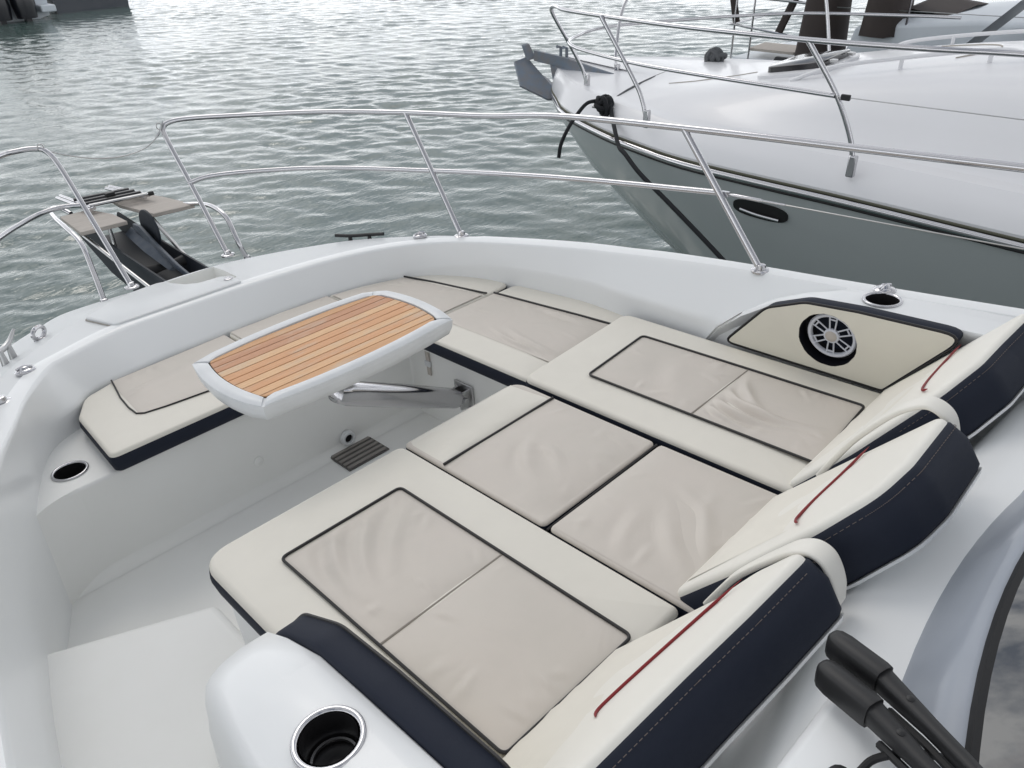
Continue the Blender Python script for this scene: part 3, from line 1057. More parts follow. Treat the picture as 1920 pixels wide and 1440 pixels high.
# bow platform: two weathered teak boards on struts over a bracket coloured dark for its shade
mb = MB()
mb.plate([(-.192, 4.86, 2.300), (-.225, 4.424, 2.300), (.014, 4.404, 2.300), (.020, 4.62, 2.300), (-.03, 4.86, 2.300)], (0, 0, 1), .022)
board = Y.part('platform_board', mb, 'grey_teak', bevel=.004)
mb = MB()
mb.plate([(.115, 4.80, 2.301), (.16, 4.40, 2.301), (.386, 4.37, 2.301), (.35, 4.72, 2.301), (.30, 4.95, 2.301), (.13, 4.97, 2.301)], (0, 0, 1), .022)
Y.part('platform_board', mb, 'grey_teak', bevel=.004)
for pth in ([(-.075, 4.44, 2.28), (-.08, 4.44, 2.10), (-.08, 4.3, 1.98)], [(.16, 4.46, 2.28), (.165, 4.30, 2.19), (.165, 4.15, 2.12)], [(.165, 4.15, 2.12), (.16, 3.92, 2.05)],
            [(-.20, 4.6, 2.28), (-.16, 4.2, 2.16), (-.14, 3.8, 2.08)]):
    mb = MB().tube(pth, .011, 10)
    Y.part('platform_strut', mb, 'dull_steel')
for x, s in ((-.085, 1), (.135, .8)):
    mb = MB()
    pl = [(x, 3.70, 2.13), (x, 4.25, 2.17), (x, 4.90, 2.235), (x, 5.0, 2.14), (x, 4.60, 1.99), (x, 4.2, 1.93), (x, 3.75, 1.99)]
    mb.plate(pl, (1, 0, 0), .012)
    Y.part('roller_bracket', mb, 'dark_bracket', bevel=.002)
mb = MB().plate([(-.08, 3.9, 2.02), (.13, 3.9, 2.02), (.13, 4.9, 2.12), (-.08, 4.9, 2.12)], (0, 0, 1), .012)
Y.part('roller_plate', mb, 'dark_bracket')
mb = MB().lathe((-.075, 4.05, 2.115), [(.03, 0), (.018, .08), (.018, .12), (.03, .2)], 18, axis=(1, 0, 0))
Y.part('bow_roller', mb, 'black_rubber')


# deck fittings
def lamp_fitting(x, y, z):
    mb = MB().lathe((x, y, z), [(.034, -.004), (.035, .004), (.030, .009), (.018, .012), (.012, .020), (.004, .022)], 24)
    o = Y.part('pop_up_cleat', mb, 'steel')
    mb = MB().tube([(x - .026, y + .006, z + .013), (x, y, z + .021), (x + .026, y - .006, z + .013)], .005, 8)
    Y.sub(o, 'cleat_bar', mb, 'steel')


lamp_fitting(-.905, 3.022, zrim(3.02) + .003)
lamp_fitting(.868, 2.93, zrim(2.93) + .004)
lamp_fitting(1.108, .81, zrim(.81) + .004)
# fairlead ring on the port edge and horn cleat at the picture edge
mb = MB().tube([(-.74 + .028 * math.cos(a), 3.50 + .022 * math.cos(a), 2.165 + .022 + .024 * math.sin(a)) for a in [k * math.pi / 8 for k in range(16)]], .009, 8, closed=True)
mb.lathe((-.74, 3.50, 2.15), [(.03, 0), (.028, .012), (.02, .018)], 16)
Y.part('fairlead', mb, 'steel')
mb = MB()
mb.tube(cr([(-.83, 3.42, 2.262), (-.865, 3.385, 2.235), (-.90, 3.35, 2.225), (-.935, 3.305, 2.235), (-.965, 3.26, 2.262)], 5), [.006 + .006 * math.sin(k / 20 * math.pi) for k in range(21)], 10)
for q in (.35, .65):
    p = V((-.83, 3.42, 2.23)).lerp(V((-.965, 3.26, 2.23)), q)
    mb.tube([p, p - V((0, 0, .07))], [.009, .016], 10)
Y.part('horn_cleat', mb, 'dull_steel')
mb = MB()
mb.tube(cr([(.80, 3.14, 2.238), (.76, 3.21, 2.232), (.70, 3.29, 2.228), (.655, 3.36, 2.230)], 5), .009, 8)
for q in (.3, .7):
    p = V((.80, 3.14, 2.23)).lerp(V((.655, 3.36, 2.225)), q)
    mb.tube([p, p - V((0, 0, .06))], [.009, .016], 8)
Y.part('horn_cleat', mb, 'black_plastic')

# cockpit fittings: drain grate, drain spout, hatch strap, small wall plugs
mb = MB().box((.0, 2.385, 1.664), (.20, .15, .006))
material('grate_grey', (0.27, 0.25, 0.23), 0.5)
material('grate_pan', (0.10, 0.095, 0.09), 0.6)
gr = Y.part('drain_grate', mb, 'grate_pan')
for k in range(5):
    mb = MB().box((.0, 2.325 + k * .030, 1.669), (.19, .016, .006))
    Y.sub(gr, 'grate_slat', mb, 'grate_grey', bevel=.002)
mb = MB().lathe((.0, 2.462, 1.712), [(.032, .0), (.032, .018), (.026, .022), (.019, .020), (.017, -.004)], 22, axis=(0, -1, 0))
Y.part('drain_spout', mb, 'white_plastic')
mb = MB().lathe((.0, 2.455, 1.712), [(.018, .004), (.001, .004)], 18, axis=(0, -1, 0))
Y.part('spout_bore', mb, 'cup_dark')
for p, ax in (((-.385, 2.468, 1.80), (0, -1, 0)), ((-1.262, 2.13, 1.80), (1, .3, 0)), ((-.889, 1.66, 1.80), (-1, 0, 0))):
    mb = MB().lathe(p, [(.019, -.004), (.019, .003), (.015, .006), (.002, .007)], 18, axis=ax)
    Y.part('wall_plug', mb, 'gelcoat_matt')
mb = MB()
mb.box((.379, 2.335, 1.945), (.006, .022, .115))
st = Y.part('hatch_strap', mb, 'webbing')
mb = MB().box((.376, 2.335, 1.943), (.012, .034, .026))
Y.sub(st, 'strap_buckle', mb, 'white_plastic', bevel=.003)
# undercushion lip on the starboard seat
mb = MB().box((.381, 1.95, 2.009), (.012, 1.0, .014))
Y.part('seat_lip', mb, 'gelcoat_matt')


# ------------------------------------------------------------------ cushions
def cushion(T, poly, z0, z1, r=.018, crown=.010, xf=None, top='cream_vinyl', side='navy_mesh', bulge=.005, piping=False, star=None):
    if area2(poly) < 0:
        poly = poly[::-1]
    poly = densify(poly, .05)
    xf = xf or (lambda x, y, z: V((x, y, z)))
    def ring(d, z):
        return [xf(x, y, z) for x, y in (offset(poly, d) if abs(d) > 1e-6 else poly)]
    mb = MB()
    mb.loft([ring(.012, z0), ring(.002, z0 + .008), ring(-bulge, z0 * .5 + z1 * .5), ring(-bulge * .4, z1 - r - .004), ring(0, z1 - r)], True, True, False)
    T.part('side_band', mb, side, angle=70)
    mb = MB()
    rings = []
    for k in range(6):
        a = k / 5 * math.pi / 2
        rings.append(ring(r * (1 - math.cos(a)), z1 - r + r * math.sin(a)))
    ip = offset(poly, r)
    cx = sum(p[0] for p in ip) / len(ip)
    cy = sum(p[1] for p in ip) / len(ip)
    if star:
        cx, cy = star
    for s in (.93, .82, .62, .35):
        rings.append([xf(cx + (x - cx) * s, cy + (y - cy) * s, z1 + crown * (1 - s * s) * 1.0) for x, y in ip])
    mb.loft(rings, True)
    c = len(mb.v)
    nn = len(ip)
    mb.v.append(tuple(xf(cx, cy, z1 + crown)))
    base = (len(rings) - 1) * nn
    for i in range(nn):
        mb.f.append((base + i, base + (i + 1) % nn, c))
    t = T.part('top_cover', mb, top, angle=80)
    if piping:
        mb = MB().tube(ring(-.001, z1 - r), .0032, 6, closed=True)
        T.sub(t, 'piping', mb, 'black_piping')
    return t


WR = random.Random(3)


def panel(T, par, quad, z, mat='taupe_vinyl', puff=.007, wr=None, n=60, xf=None, name='inset_panel', edge=7):
    """a stitched-in panel: quad corners in order, puffed, with pressed-in folds"""
    xf = xf or (lambda x, y, z: V((x, y, z)))
    q = [V(p).to_2d() for p in quad]
    mb = MB()
    vs = []
    wr = list(wr or [])
    # puckers running in from the stitched edges
    for k in range(9):
        sd = WR.randrange(4)
        t_ = WR.uniform(.08, .92)
        a_ = WR.gauss(0, .35)
        d_ = WR.uniform(.06, .13)
        cu, cw, ang = ((d_, t_, a_), (1 - d_, t_, a_), (t_, d_, a_ + math.pi / 2), (t_, 1 - d_, a_ + math.pi / 2))[sd]
        wr.append((cu, cw, ang, WR.uniform(.05, .12), WR.uniform(.022, .035), WR.uniform(.0006, .0016), 0))
    for j in range(n + 1):
        for i in range(n + 1):
            u, w = i / n, j / n
            p = q[0] * (1 - u) * (1 - w) + q[1] * u * (1 - w) + q[2] * u * w + q[3] * (1 - u) * w
            h = puff * (1 - abs(2 * u - 1) ** edge) * (1 - abs(2 * w - 1) ** edge)
            e = min(1, min(u, 1 - u, w, 1 - w) * 9)
            for (cu, cw, ang, ln, wd, amp, cv) in wr:
                du, dw = u - cu, w - cw
                a = du * math.cos(ang) + dw * math.sin(ang)
                b = -du * math.sin(ang) + dw * math.cos(ang) + cv * a * a
                h += e * amp * 2.1 * math.exp(-(a / ln) ** 2) * (math.exp(-(b / wd) ** 2) - .55 * math.exp(-((b - wd * 1.7) / wd) ** 2))
            vs.append(xf(p.x, p.y, z + h))
    m = n + 1
    mb.add(vs, [(j * m + i, j * m + i + 1, (j + 1) * m + i + 1, (j + 1) * m + i) for j in range(n) for i in range(n)])
    return T.sub(par, name, mb, mat, angle=80) if par else T.part(name, mb, mat, angle=80)


def piping(T, par, poly, z, r=.0040, xf=None, closed=True, mat='black_piping', rad=.018, name='piping'):
    xf = xf or (lambda x, y, z: V((x, y, z)))
    pl = fillet(poly, rad, 5) if closed else poly
    pl = densify(pl, .08) if closed else pl
    mb = MB().tube([xf(x, y, z) for x, y in pl], r, 8, closed=closed)
    return T.sub(par, name, mb, mat) if par else T.part(name, mb, mat)


ZP = 2.15
# near sunpad
T = Thing('sunpad_cushion', (-.57, 1.17, 2.066), 'nearest cream sunpad cushion with a two-part taupe panel, beside the port armrest', 'cushion', 'sunpad cushions')
c = cushion(T, fillet([(-.905, .66), (-.243, .66), (-.243, 1.675), (-.905, 1.675)], [.02, .02, .035, .085], 8), 2.066, ZP)
ZT = ZP + .0085
panel(T, None, [(-.763, 1.082), (-.392, 1.082), (-.392, 1.488), (-.763, 1.490)], ZT, wr=[(.28, .80, 1.0, .35, .06, .007, .6), (.45, .72, .85, .40, .07, .006, .5), (.62, .62, .7, .35, .06, .003, .4)])
panel(T, None, [(-.763, .695), (-.392, .69), (-.392, 1.078), (-.763, 1.078)], ZT, wr=[(.5, .6, .3, .4, .3, .0025, 0)])
piping(T, None, [(-.766, .692), (-.389, .686), (-.389, 1.08), (-.389, 1.490), (-.766, 1.493)], ZT + .003)
mb = MB().tube([(-.763, 1.08, ZT + .0005), (-.392, 1.08, ZT - .0008)], .0030, 6)
T.part('seam', mb, 'vinyl_seam')

# middle pad, two cushions
T = Thing('sunpad_cushion', (.01, 1.38, 2.066), 'cream and taupe front cushion of the middle sunpad, nearest the table', 'cushion', 'sunpad cushions')
c = cushion(T, fillet([(-.236, 1.086), (.255, 1.086), (.258, 1.675), (-.236, 1.675)], [.02, .02, .06, .02], 7), 2.066, ZP - .003, r=.011, top='taupe_vinyl', crown=.004, bulge=.002)
panel(T, None, [(-.226, 1.098), (.240, 1.098), (.244, 1.487), (-.226, 1.487)], ZT - .012, puff=.013, wr=[(.35, .55, .9, .20, .05, .0035, .8), (.5, .45, 1.3, .15, .04, .003, -.8)], edge=4)
panel(T, None, [(-.226, 1.492), (.243, 1.494), (.225, 1.666), (-.226, 1.666)], ZT - .012, mat='cream_vinyl', puff=.013, edge=5, n=24, name='border_panel')
piping(T, None, [(-.230, 1.489), (0, 1.489), (.248, 1.491)], ZT - .008, closed=False, r=.0045)
T = Thing('sunpad_cushion', (.01, .88, 2.066), 'taupe rear cushion of the middle sunpad, against the middle backrest', 'cushion', 'sunpad cushions')
c = cushion(T, fillet([(-.236, .55), (.258, .55), (.255, 1.070), (-.236, 1.070)], [.01, .01, .02, .02], 6), 2.066, ZP - .002, r=.011, top='taupe_vinyl', crown=.012, bulge=.002)
panel(T, None, [(-.226, .66), (.246, .66), (.246, 1.060), (-.226, 1.060)], ZT - .010, puff=.012, edge=5, wr=[(.30, .35, .9, .22, .05, .003, .6), (.45, .22, .7, .25, .05, .0035, .5), (.62, .40, 1.1, .20, .045, .0025, -.5), (.2, .6, .4, .2, .05, .002, .4)])
mb = MB().tube([(-.236, 1.074, ZP - .014), (.255, 1.082, ZP - .014)], .004, 6)
T.part('piping', mb, 'black_piping')

# far sunpad
T = Thing('sunpad_cushion', (.6, 1.17, 2.066), 'farthest cream sunpad cushion with creased taupe panel, below the loudspeaker panel', 'cushion', 'sunpad cushions')
c = cushion(T, fillet([(.288, .66), (.918, .66), (.918, 1.710), (.288, 1.672)], [.02, .02, .05, .045], 7), 2.066, ZP)
panel(T, None, [(.427, 1.082), (.780, 1.088), (.772, 1.512), (.427, 1.484)], ZT, wr=[(.5, .4, .4, .3, .1, .002, .3)])
panel(T, None, [(.427, .68), (.784, .70), (.780, 1.084), (.427, 1.078)], ZT, puff=.008, wr=[(.22, .72, 1.35, .30, .035, .008, .9), (.36, .66, 1.30, .34, .04, .009, .8), (.12, .80, 1.2, .22, .03, .006, .9), (.55, .78, .7, .25, .045, .006, .6)])
piping(T, None, [(.424, .675), (.788, .697), (.783, 1.085), (.774, 1.517), (.424, 1.487)], ZT + .003)
mb = MB().tube([(.427, 1.080, ZT + .0005), (.780, 1.086, ZT - .0008)], .0030, 6)
T.part('seam', mb, 'vinyl_seam')

# ------------------------------------------------------------------ backrests
AL = RAD(49)
CA, SA = math.cos(AL), math.sin(AL)
Y0, Z0 = .700, 2.150


def bxf(u, v, w):
    return V((u, Y0 - v * CA + w * SA, Z0 + v * SA + w * CA))


def backrest(poly, rads, redp, quad, label):
    x0, x1 = min(p[0] for p in poly), max(p[0] for p in poly)
    T = Thing('backrest_cushion', ((x0 + x1) / 2, .56, 2.15), label, 'backrest', 'sunpad backrests')
    poly = fillet(poly, rads, 7)
    cushion(T, poly, -.126, 0, r=.016, crown=.010, xf=bxf, top='bone_vinyl', side='navy_mesh', bulge=.012, star=((x0 + x1) / 2, .2))
    panel(T, None, quad, .0035, mat='cream_vinyl', puff=.008, xf=bxf, n=26, wr=[(.5, .3, .1, .5, .2, .002, 0)], edge=4, name='face_panel')
    red = cr([(u, v, 0) for u, v in redp], 6)
    m = len(red)
    mb = MB().tube([bxf(p.x, p.y, .0098) for p in red], [.0034 * min(1, .25 + k / 5, .12 + (m - 1 - k) / 7) for k in range(m)], 8, flat=(1, .8))
    T.part('red_piping', mb, 'red_piping')
    # stitching along the navy top edge
    pp = densify(poly, .03)
    if area2(pp) < 0:
        pp = pp[::-1]
    seg = [p for p in offset(pp, -.009) if p[1] > .30]
    seg.sort()
    mb = MB()
    for i in range(0, len(seg) - 1):
        a, b = bxf(seg[i][0], seg[i][1], -.030), bxf(seg[i + 1][0], seg[i + 1][1], -.030)
        if (a - b).length > .08:
            continue
        for k in range(3):
            mb.tube([a.lerp(b, k / 3), a.lerp(b, k / 3 + .2)], .0008, 4)
    st = T.part('stitching', mb, 'thread')
    st['kind'] = 'stuff'
    # white shell behind
    mb = MB().loft([[bxf(x, y, -.127) for x, y in offset(pp, .004)], [bxf(x, y, -.135) for x, y in offset(pp, .012)]], True, True, True)
    T.part('back_shell', mb, 'gelcoat')
    return T


def loop_strap(T, x, yz, w=.05):
    """white padded loop on the flank between two backrests"""
    pth = cr([V((x, y, z)) for y, z in yz], 6)
    mb = MB()
    rings = []
    m = len(pth)
    for i, p in enumerate(pth):
        t = (pth[min(i + 1, m - 1)] - pth[max(i - 1, 0)]).normalized()
        nr = V((1, 0, 0)).cross(t).normalized()
        k = i / (m - 1)
        ww = w * (.35 + .65 * min(1, k * 1.9))
        th = .0075
        o = []
        for a in range(16):
            c, s = math.cos(a * math.pi / 8), math.sin(a * math.pi / 8)
            o.append(p + V((1, 0, 0)) * math.copysign(abs(c) ** .5, c) * ww / 2 + nr * math.copysign(abs(s) ** .6, s) * th)
        rings.append(o)
    mb.loft(rings, True, True, True)
    T.part('loop_strap', mb, 'bone_vinyl', angle=70)


T1 = backrest([(-.905, 0), (-.43, 0), (-.412, .13), (-.37, .25), (-.285, .34), (-.260, .455), (-.45, .432), (-.60, .405), (-.83, .375), (-.905, .33)], [.02, .03, .1, .1, .08, .03, .2, .2, .1, .04],
              [(-.712, .290), (-.698, .276), (-.672, .273), (-.60, .284), (-.50, .305), (-.40, .328), (-.335, .345)], [(-.88, .03), (-.45, .03), (-.37, .30), (-.86, .262)],
              'nearest cream and navy backrest with red piping, at the bottom of the picture')
loop_strap(T1, -.240, [(.60, 2.20), (.571, 2.258), (.539, 2.318), (.497, 2.376), (.458, 2.424), (.43, 2.456), (.402, 2.474), (.377, 2.472), (.360, 2.455), (.345, 2.42), (.34, 2.38)])
T2 = backrest([(-.222, 0), (.235, 0), (.226, .532), (0, .545), (-.10, .52), (-.172, .40), (-.208, .2)], [.02, .02, .035, .1, .1, .1, .1],
              [(-.130, .350), (-.116, .334), (-.088, .326), (-.02, .326), (.08, .338), (.16, .343), (.212, .345)], [(-.19, .03), (.20, .03), (.20, .337), (-.135, .318)],
              'narrow middle cream and navy backrest with red piping, between two white loops')
loop_strap(T2, .262, [(.60, 2.25), (.575, 2.303), (.534, 2.383), (.495, 2.443), (.456, 2.494), (.422, 2.526), (.392, 2.541), (.364, 2.534), (.344, 2.513), (.330, 2.47)])
T3 = backrest([(.298, 0), (.925, 0), (.93, .49), (.73, .468), (.60, .462), (.48, .40), (.34, .20)], [.02, .02, .03, .2, .1, .1, .1],
              [(.518, .362), (.532, .342), (.565, .326), (.64, .312), (.75, .305), (.85, .302), (.905, .302)], [(.36, .04), (.89, .03), (.89, .296), (.53, .315)],
              'farthest cream and navy backrest with red piping, at the right picture edge')

# ------------------------------------------------------------------ bow seat cushions
ZS = 2.10


def seat(name_base, poly, rads, label, **k):
    T = Thing('seat_cushion', name_base, label, 'cushion', 'bow seat cushions')
    c = cushion(T, fillet(poly, rads, 7), 2.024, ZS, r=.014, crown=.006, **k)
    return T


T = seat((-.5, 2.7, 2.02), [(-.862, 2.44), (-.168, 2.44), (-.168, 3.008), (-.46, 2.975), (-.66, 2.975), (-.78, 2.93), (-.845, 2.80)], [.03, .004, .01, .1, .05, .08, .06],
         'bow seat cushion with a pale L-shaped border at the port end, beside a cup holder')
panel(T, None, [(-.690, 2.615), (-.180, 2.567), (-.180, 2.992), (-.668, 2.965)], ZS + .0045, puff=.006, wr=[(.3, .5, .2, .3, .12, .003, .3), (.6, .6, .5, .3, .1, .002, 0)])
piping(T, None, [(-.660, 2.972), (-.672, 2.90), (-.690, 2.80), (-.698, 2.70), (-.696, 2.635), (-.675, 2.613), (-.60, 2.596), (-.40, 2.570), (-.175, 2.563)], ZS + .007, closed=False, r=.0032)
T = seat((.09, 2.7, 2.02), [(-.162, 2.44), (.338, 2.44), (.338, 3.0), (.10, 3.018), (-.162, 3.012)], [.004, .02, .01, .1, .04], 'taupe bow seat cushion at the centre, behind the teak table', top='cream_vinyl')
panel(T, None, [(-.152, 2.565), (.330, 2.56), (.330, 2.985), (-.150, 2.997)], ZS + .0045, puff=.006)
T = seat((.6, 2.65, 2.02), [(.345, 2.385), (.80, 2.385), (.945, 2.40), (.925, 2.56), (.85, 2.75), (.70, 2.885), (.5, 2.965), (.345, 2.995)], [.004, .02, .04, .05, .05, .05, .05, .01],
         'corner bow seat cushion with a rounded pale edge along the starboard wall', star=(.62, 2.62))
panel(T, None, [(.352, 2.395), (.772, 2.395), (.690, 2.862), (.352, 2.975)], ZS + .0045, puff=.006)
piping(T, None, [(.792, 2.388), (.787, 2.40), (.762, 2.54), (.735, 2.70), (.695, 2.868)], ZS + .007, closed=False, r=.0045)
T = seat((.7, 2.05, 2.02), [(.345, 1.70), (1.0, 1.735), (1.005, 1.95), (.985, 2.12), (.955, 2.37), (.345, 2.375)], [.02, .02, .03, .05, .05, .02],
         'starboard bow seat cushion with creased taupe panel between two cream borders', star=(.67, 2.05))
panel(T, None, [(.485, 1.72), (.865, 1.745), (.812, 2.362), (.485, 2.366)], ZS + .0045, puff=.007, wr=[(.08, .30, 1.5, .2, .03, .005, 1.), (.16, .22, 1.35, .2, .035, .005, .8), (.9, .35, 1.4, .15, .04, .004, 0), (.05, .15, 1.2, .15, .03, .005, .5)])
piping(T, None, [(.872, 1.735), (.86, 1.9), (.84, 2.1), (.815, 2.366)], ZS + .007, closed=False, r=.0045)

# ------------------------------------------------------------------ table
TX, TY, TZ = -.222, 2.045, 2.385
HL, HW = .318, .196


def xend(y):
    return HL + .030 * (1 - ((y) / HW) ** 2)


def yside(x):
    return HW - .026 * (abs(x) / HL) ** 2.2 + .004


T = Thing('folding_table', (.36, 2.10, 1.87), 'white rimmed teak table on a polished steel arm above the bow seating', 'table')
m_ = 24
outl = []
for k in range(m_):
    x = -HL + 2 * HL * k / m_
    outl.append((x, -yside(x)))
for k in range(12):
    y = -HW + .022 + (2 * HW - .044) * k / 12
    outl.append((xend(y), y))
for k in range(m_):
    x = HL - 2 * HL * k / m_
    outl.append((x, yside(x)))
for k in range(12):
    y = HW - .022 - (2 * HW - .044) * k / 12
    outl.append((-xend(y), y))
inner_o = outl


def oo(d):
    return [(TX + x, TY + y) for x, y in offset(inner_o, -d)]


mb = MB()
mb.loft([[(x, y, TZ - .062) for x, y in oo(.012)], [(x, y, TZ - .056) for x, y in oo(.030)], [(x, y, TZ - .03) for x, y in oo(.041)], [(x, y, TZ - .004) for x, y in oo(.044)],
         [(x, y, TZ - .003) for x, y in oo(.002)]], True, True, True)
slab = T.part('table_base', mb, 'white_plastic', angle=50)
mb = MB().loft([[(x, y, TZ - .0028) for x, y in oo(.001)], [(x, y, TZ - .0026) for x, y in oo(-.01)]], True, False, True)
T.part('caulking', mb, 'caulk')
npl = 10
pw = 2 * HW / npl
for i in range(npl):
    ya, yb = -HW + i * pw + .0022, -HW + (i + 1) * pw - .0022
    # plank outline clipped by the barrel shape
    lo, hi = [], []
    xl = min(xend(ya), xend(yb)) - .004
    K = 20
    pl = []
    for k in range(K + 1):
        x = -1 + 2 * k / K
        xx = x * (xend(ya) - .004)
        pl.append((xx, max(ya, -(yside(xx) - .002))))
    for k in range(K + 1):
        x = 1 - 2 * k / K
        xx = x * (xend(yb) - .004)
        pl.append((xx, min(yb, yside(xx) - .002)))
    for q in range(len(pl)):
        x, y = pl[q]
        pl[q] = (x, max(-(yside(x) - .002), min(yside(x) - .002, y)))
    bot_, top_ = [(TX + x, TY + y, TZ - .004) for x, y in pl], [(TX + x, TY + y, TZ + .002) for x, y in pl]
    mb = MB()
    n = len(pl)
    mb.loft([bot_, top_], True)
    for k in range(K):
        mb.f.append((n + k, n + k + 1, n + n - 2 - k, n + n - 1 - k))
    teak_material(i)
    T.part('teak_plank', mb, 'teak_%d' % i, smooth=False, recalc=True)
# four fiddle rails
segs = [(0, m_), (m_, m_ + 12), (m_ + 12, 2 * m_ + 12), (2 * m_ + 12, 2 * m_ + 24)]
o1, o2, o3 = oo(.001), oo(.022), oo(.043)
tot = len(o1)
for a, b in segs:
    idx = [i % tot for i in range(a, b + 1)]
    mb = MB()
    rings = []
    for k, i in enumerate(idx):
        z0_ = TZ - .006
        pa, pb, pc = V((*o1[i], z0_)), V((*o2[i], z0_)), V((*o3[i], z0_))
        if k == 0 or k == len(idx) - 1:
            sgn = 1 if k == 0 else -1
            nx = idx[k + sgn]
            d = (V((*o1[nx], z0_)) - pa).normalized() * .006
            pa, pb, pc = pa + d, pb + d, pc + d
            hh = .008
        else:
            hh = .0155
        up_ = V((0, 0, 1))
        rings.append([pa, pa + up_ * hh * .75, pa.lerp(pb, .45) + up_ * hh, pb + up_ * hh * 1.02, pb.lerp(pc, .6) + up_ * hh * .9, pc + up_ * hh * .45, pc - up_ * .01])
    mb.loft(rings, True, True, True)
    T.part('fiddle_rail', mb, 'white_plastic', angle=50)
# arm: flat polished tube from the wall bracket to the underside
pa, pb = V((.345, 2.115, 1.868)), V((-.235, 2.04, 2.195))
mb = MB()
d = (pb - pa).normalized()
sd = V((0, 1, 0))
sd = (sd - d * sd.dot(d)).normalized()
nn_ = d.cross(sd)
rings = []
for k, (t, w, h) in enumerate(((0, .034, .030), (.05, .040, .038), (.5, .042, .042), (.93, .041, .040), (.99, .036, .034), (1.0, .02, .02))):
    c_ = pa.lerp(pb, t)
    rings.append([c_ + sd * math.copysign(abs(math.cos(a)) ** .55, math.cos(a)) * w + nn_ * math.copysign(abs(math.sin(a)) ** .75, math.sin(a)) * h for a in [q * math.pi / 10 for q in range(20)]])
mb.loft(rings, True, True, True)
T.part('support_arm', mb, 'steel', angle=60)
mb = MB().box((TX, TY, 2.275), (.07, .07, .10))
T.part('arm_socket', mb, 'dull_steel', bevel=.01)
mb = MB()
mb.box((.378, 2.115, 1.868), (.010, .11, .115))
br = T.part('wall_bracket', mb, 'dull_steel', bevel=.003)
mb = MB()
for dy, dz in ((-.035, -.042), (.035, -.042), (-.035, .042), (.035, .042)):
    mb.lathe((.374, 2.115 + dy, 1.868 + dz), [(.008, 0), (.007, .004), (.002, .005)], 10, axis=(-1, 0, 0))
T.sub(br, 'bolt', mb, 'steel')
mb = MB()
for dy in (-.03, .03):
    mb.box((.352, 2.115 + dy, 1.868), (.05, .010, .075))
mb.tube([(.35, 2.115 - .045, 1.868), (.35, 2.115 + .045, 1.868)], .012, 12)
T.sub(br, 'hinge', mb, 'dull_steel', bevel=.002)

# ------------------------------------------------------------------ bow gear: anchor, folded ladder, lifeline
T = Thing('bow_anchor', (.03, 3.9, 2.1), 'dark blue plough anchor lying on the bow roller under the teak platform', 'anchor')
mb = MB()
prof = [(3.74, 2.115, .012, .020), (3.90, 2.145, .013, .028), (4.10, 2.205, .014, .034), (4.27, 2.268, .016, .045), (4.36, 2.275, .014, .03)]
mb.loft([[(.03 - w, y, z - h / 2), (.03 + w, y, z - h / 2), (.03 + w * .6, y, z + h / 2), (.03 - w * .6, y, z + h / 2)] for y, z, w, h in prof], True, True, True)
T.part('shank', mb, 'navy_anchor', bevel=.004)
mb = MB()
# rounded fluke plate
fl = [V((.03 + .012, 4.25 + .115 * math.cos(a), 2.275 + .10 * math.sin(a))) for a in [k * 2 * math.pi / 24 for k in range(24)]]
mb.loft([[p + V((.030, -.01, .0)) for p in fl], [p + V((.018, -.01, 0)) for p in fl]], True, True, True)
T.part('fluke', mb, 'dark_bracket', bevel=.002)
mb = MB()
mb.loft([[(-.02, 4.40, 2.235), (.03, 4.42, 2.26), (.03, 4.28, 2.20)], [(-.03, 4.15, 2.19), (.03, 4.15, 2.225), (.03, 4.12, 2.17)], [(.0, 3.95, 2.12), (.03, 3.95, 2.14), (.03, 3.95, 2.11)]], True, True, True)
T.part('fluke', mb, 'navy_anchor')
mb = MB().tube([(.03, 3.74, 2.115), (.03, 3.68, 2.10), (.03, 3.60, 2.075)], .014, 8)
mb.tube([(.03 + .018 * math.cos(a), 3.73 + .0, 2.115 + .018 * math.sin(a)) for a in [k * math.pi / 5 for k in range(10)]], .005, 6, closed=True)
T.part('shackle', mb, 'steel')

T = Thing('boarding_ladder', (.08, 4.85, 2.302), 'folded steel boarding ladder with dark rungs on the teak bow boards', 'ladder')
e1a, e1b = V((-.085, 5.22, 2.325)), V((-.06, 4.72, 2.325))
for off in (0, .022):
    mb = MB().tube([e1a + V((off, 0, off * .3)), e1b + V((off, 0, off * .3))], .0105, 10)
    T.part('side_rail', mb, 'steel')
    mb = MB().tube([V((.185 + off, 5.16, 2.325 + off * .3)), V((.245 + off, 4.70, 2.325 + off * .3))], .0105, 10)
    T.part('side_rail', mb, 'steel')
for k, (ya, yb) in enumerate(((4.99, 4.93), (4.91, 4.86), (4.83, 4.78), (4.76, 4.70))):
    mb = MB().tube([(-.06 + .004 * k, ya, 2.342), (.24 + .006 * k, yb, 2.342)], .0125, 8, flat=(.8, 1.5))
    r_ = T.part('rung', mb, 'far_black' if k < 3 else 'dull_steel')
mb = MB().lathe((.262, 4.69, 2.342), [(.012, 0), (.013, .015), (.012, .03)], 12, axis=(1, -.2, 0))
T.part('end_cap', mb, 'black_plastic')
mb = MB().box((.10, 4.84, 2.36), (.05, .035, .02))
T.part('ladder_clip', mb, 'black_plastic', bevel=.003)

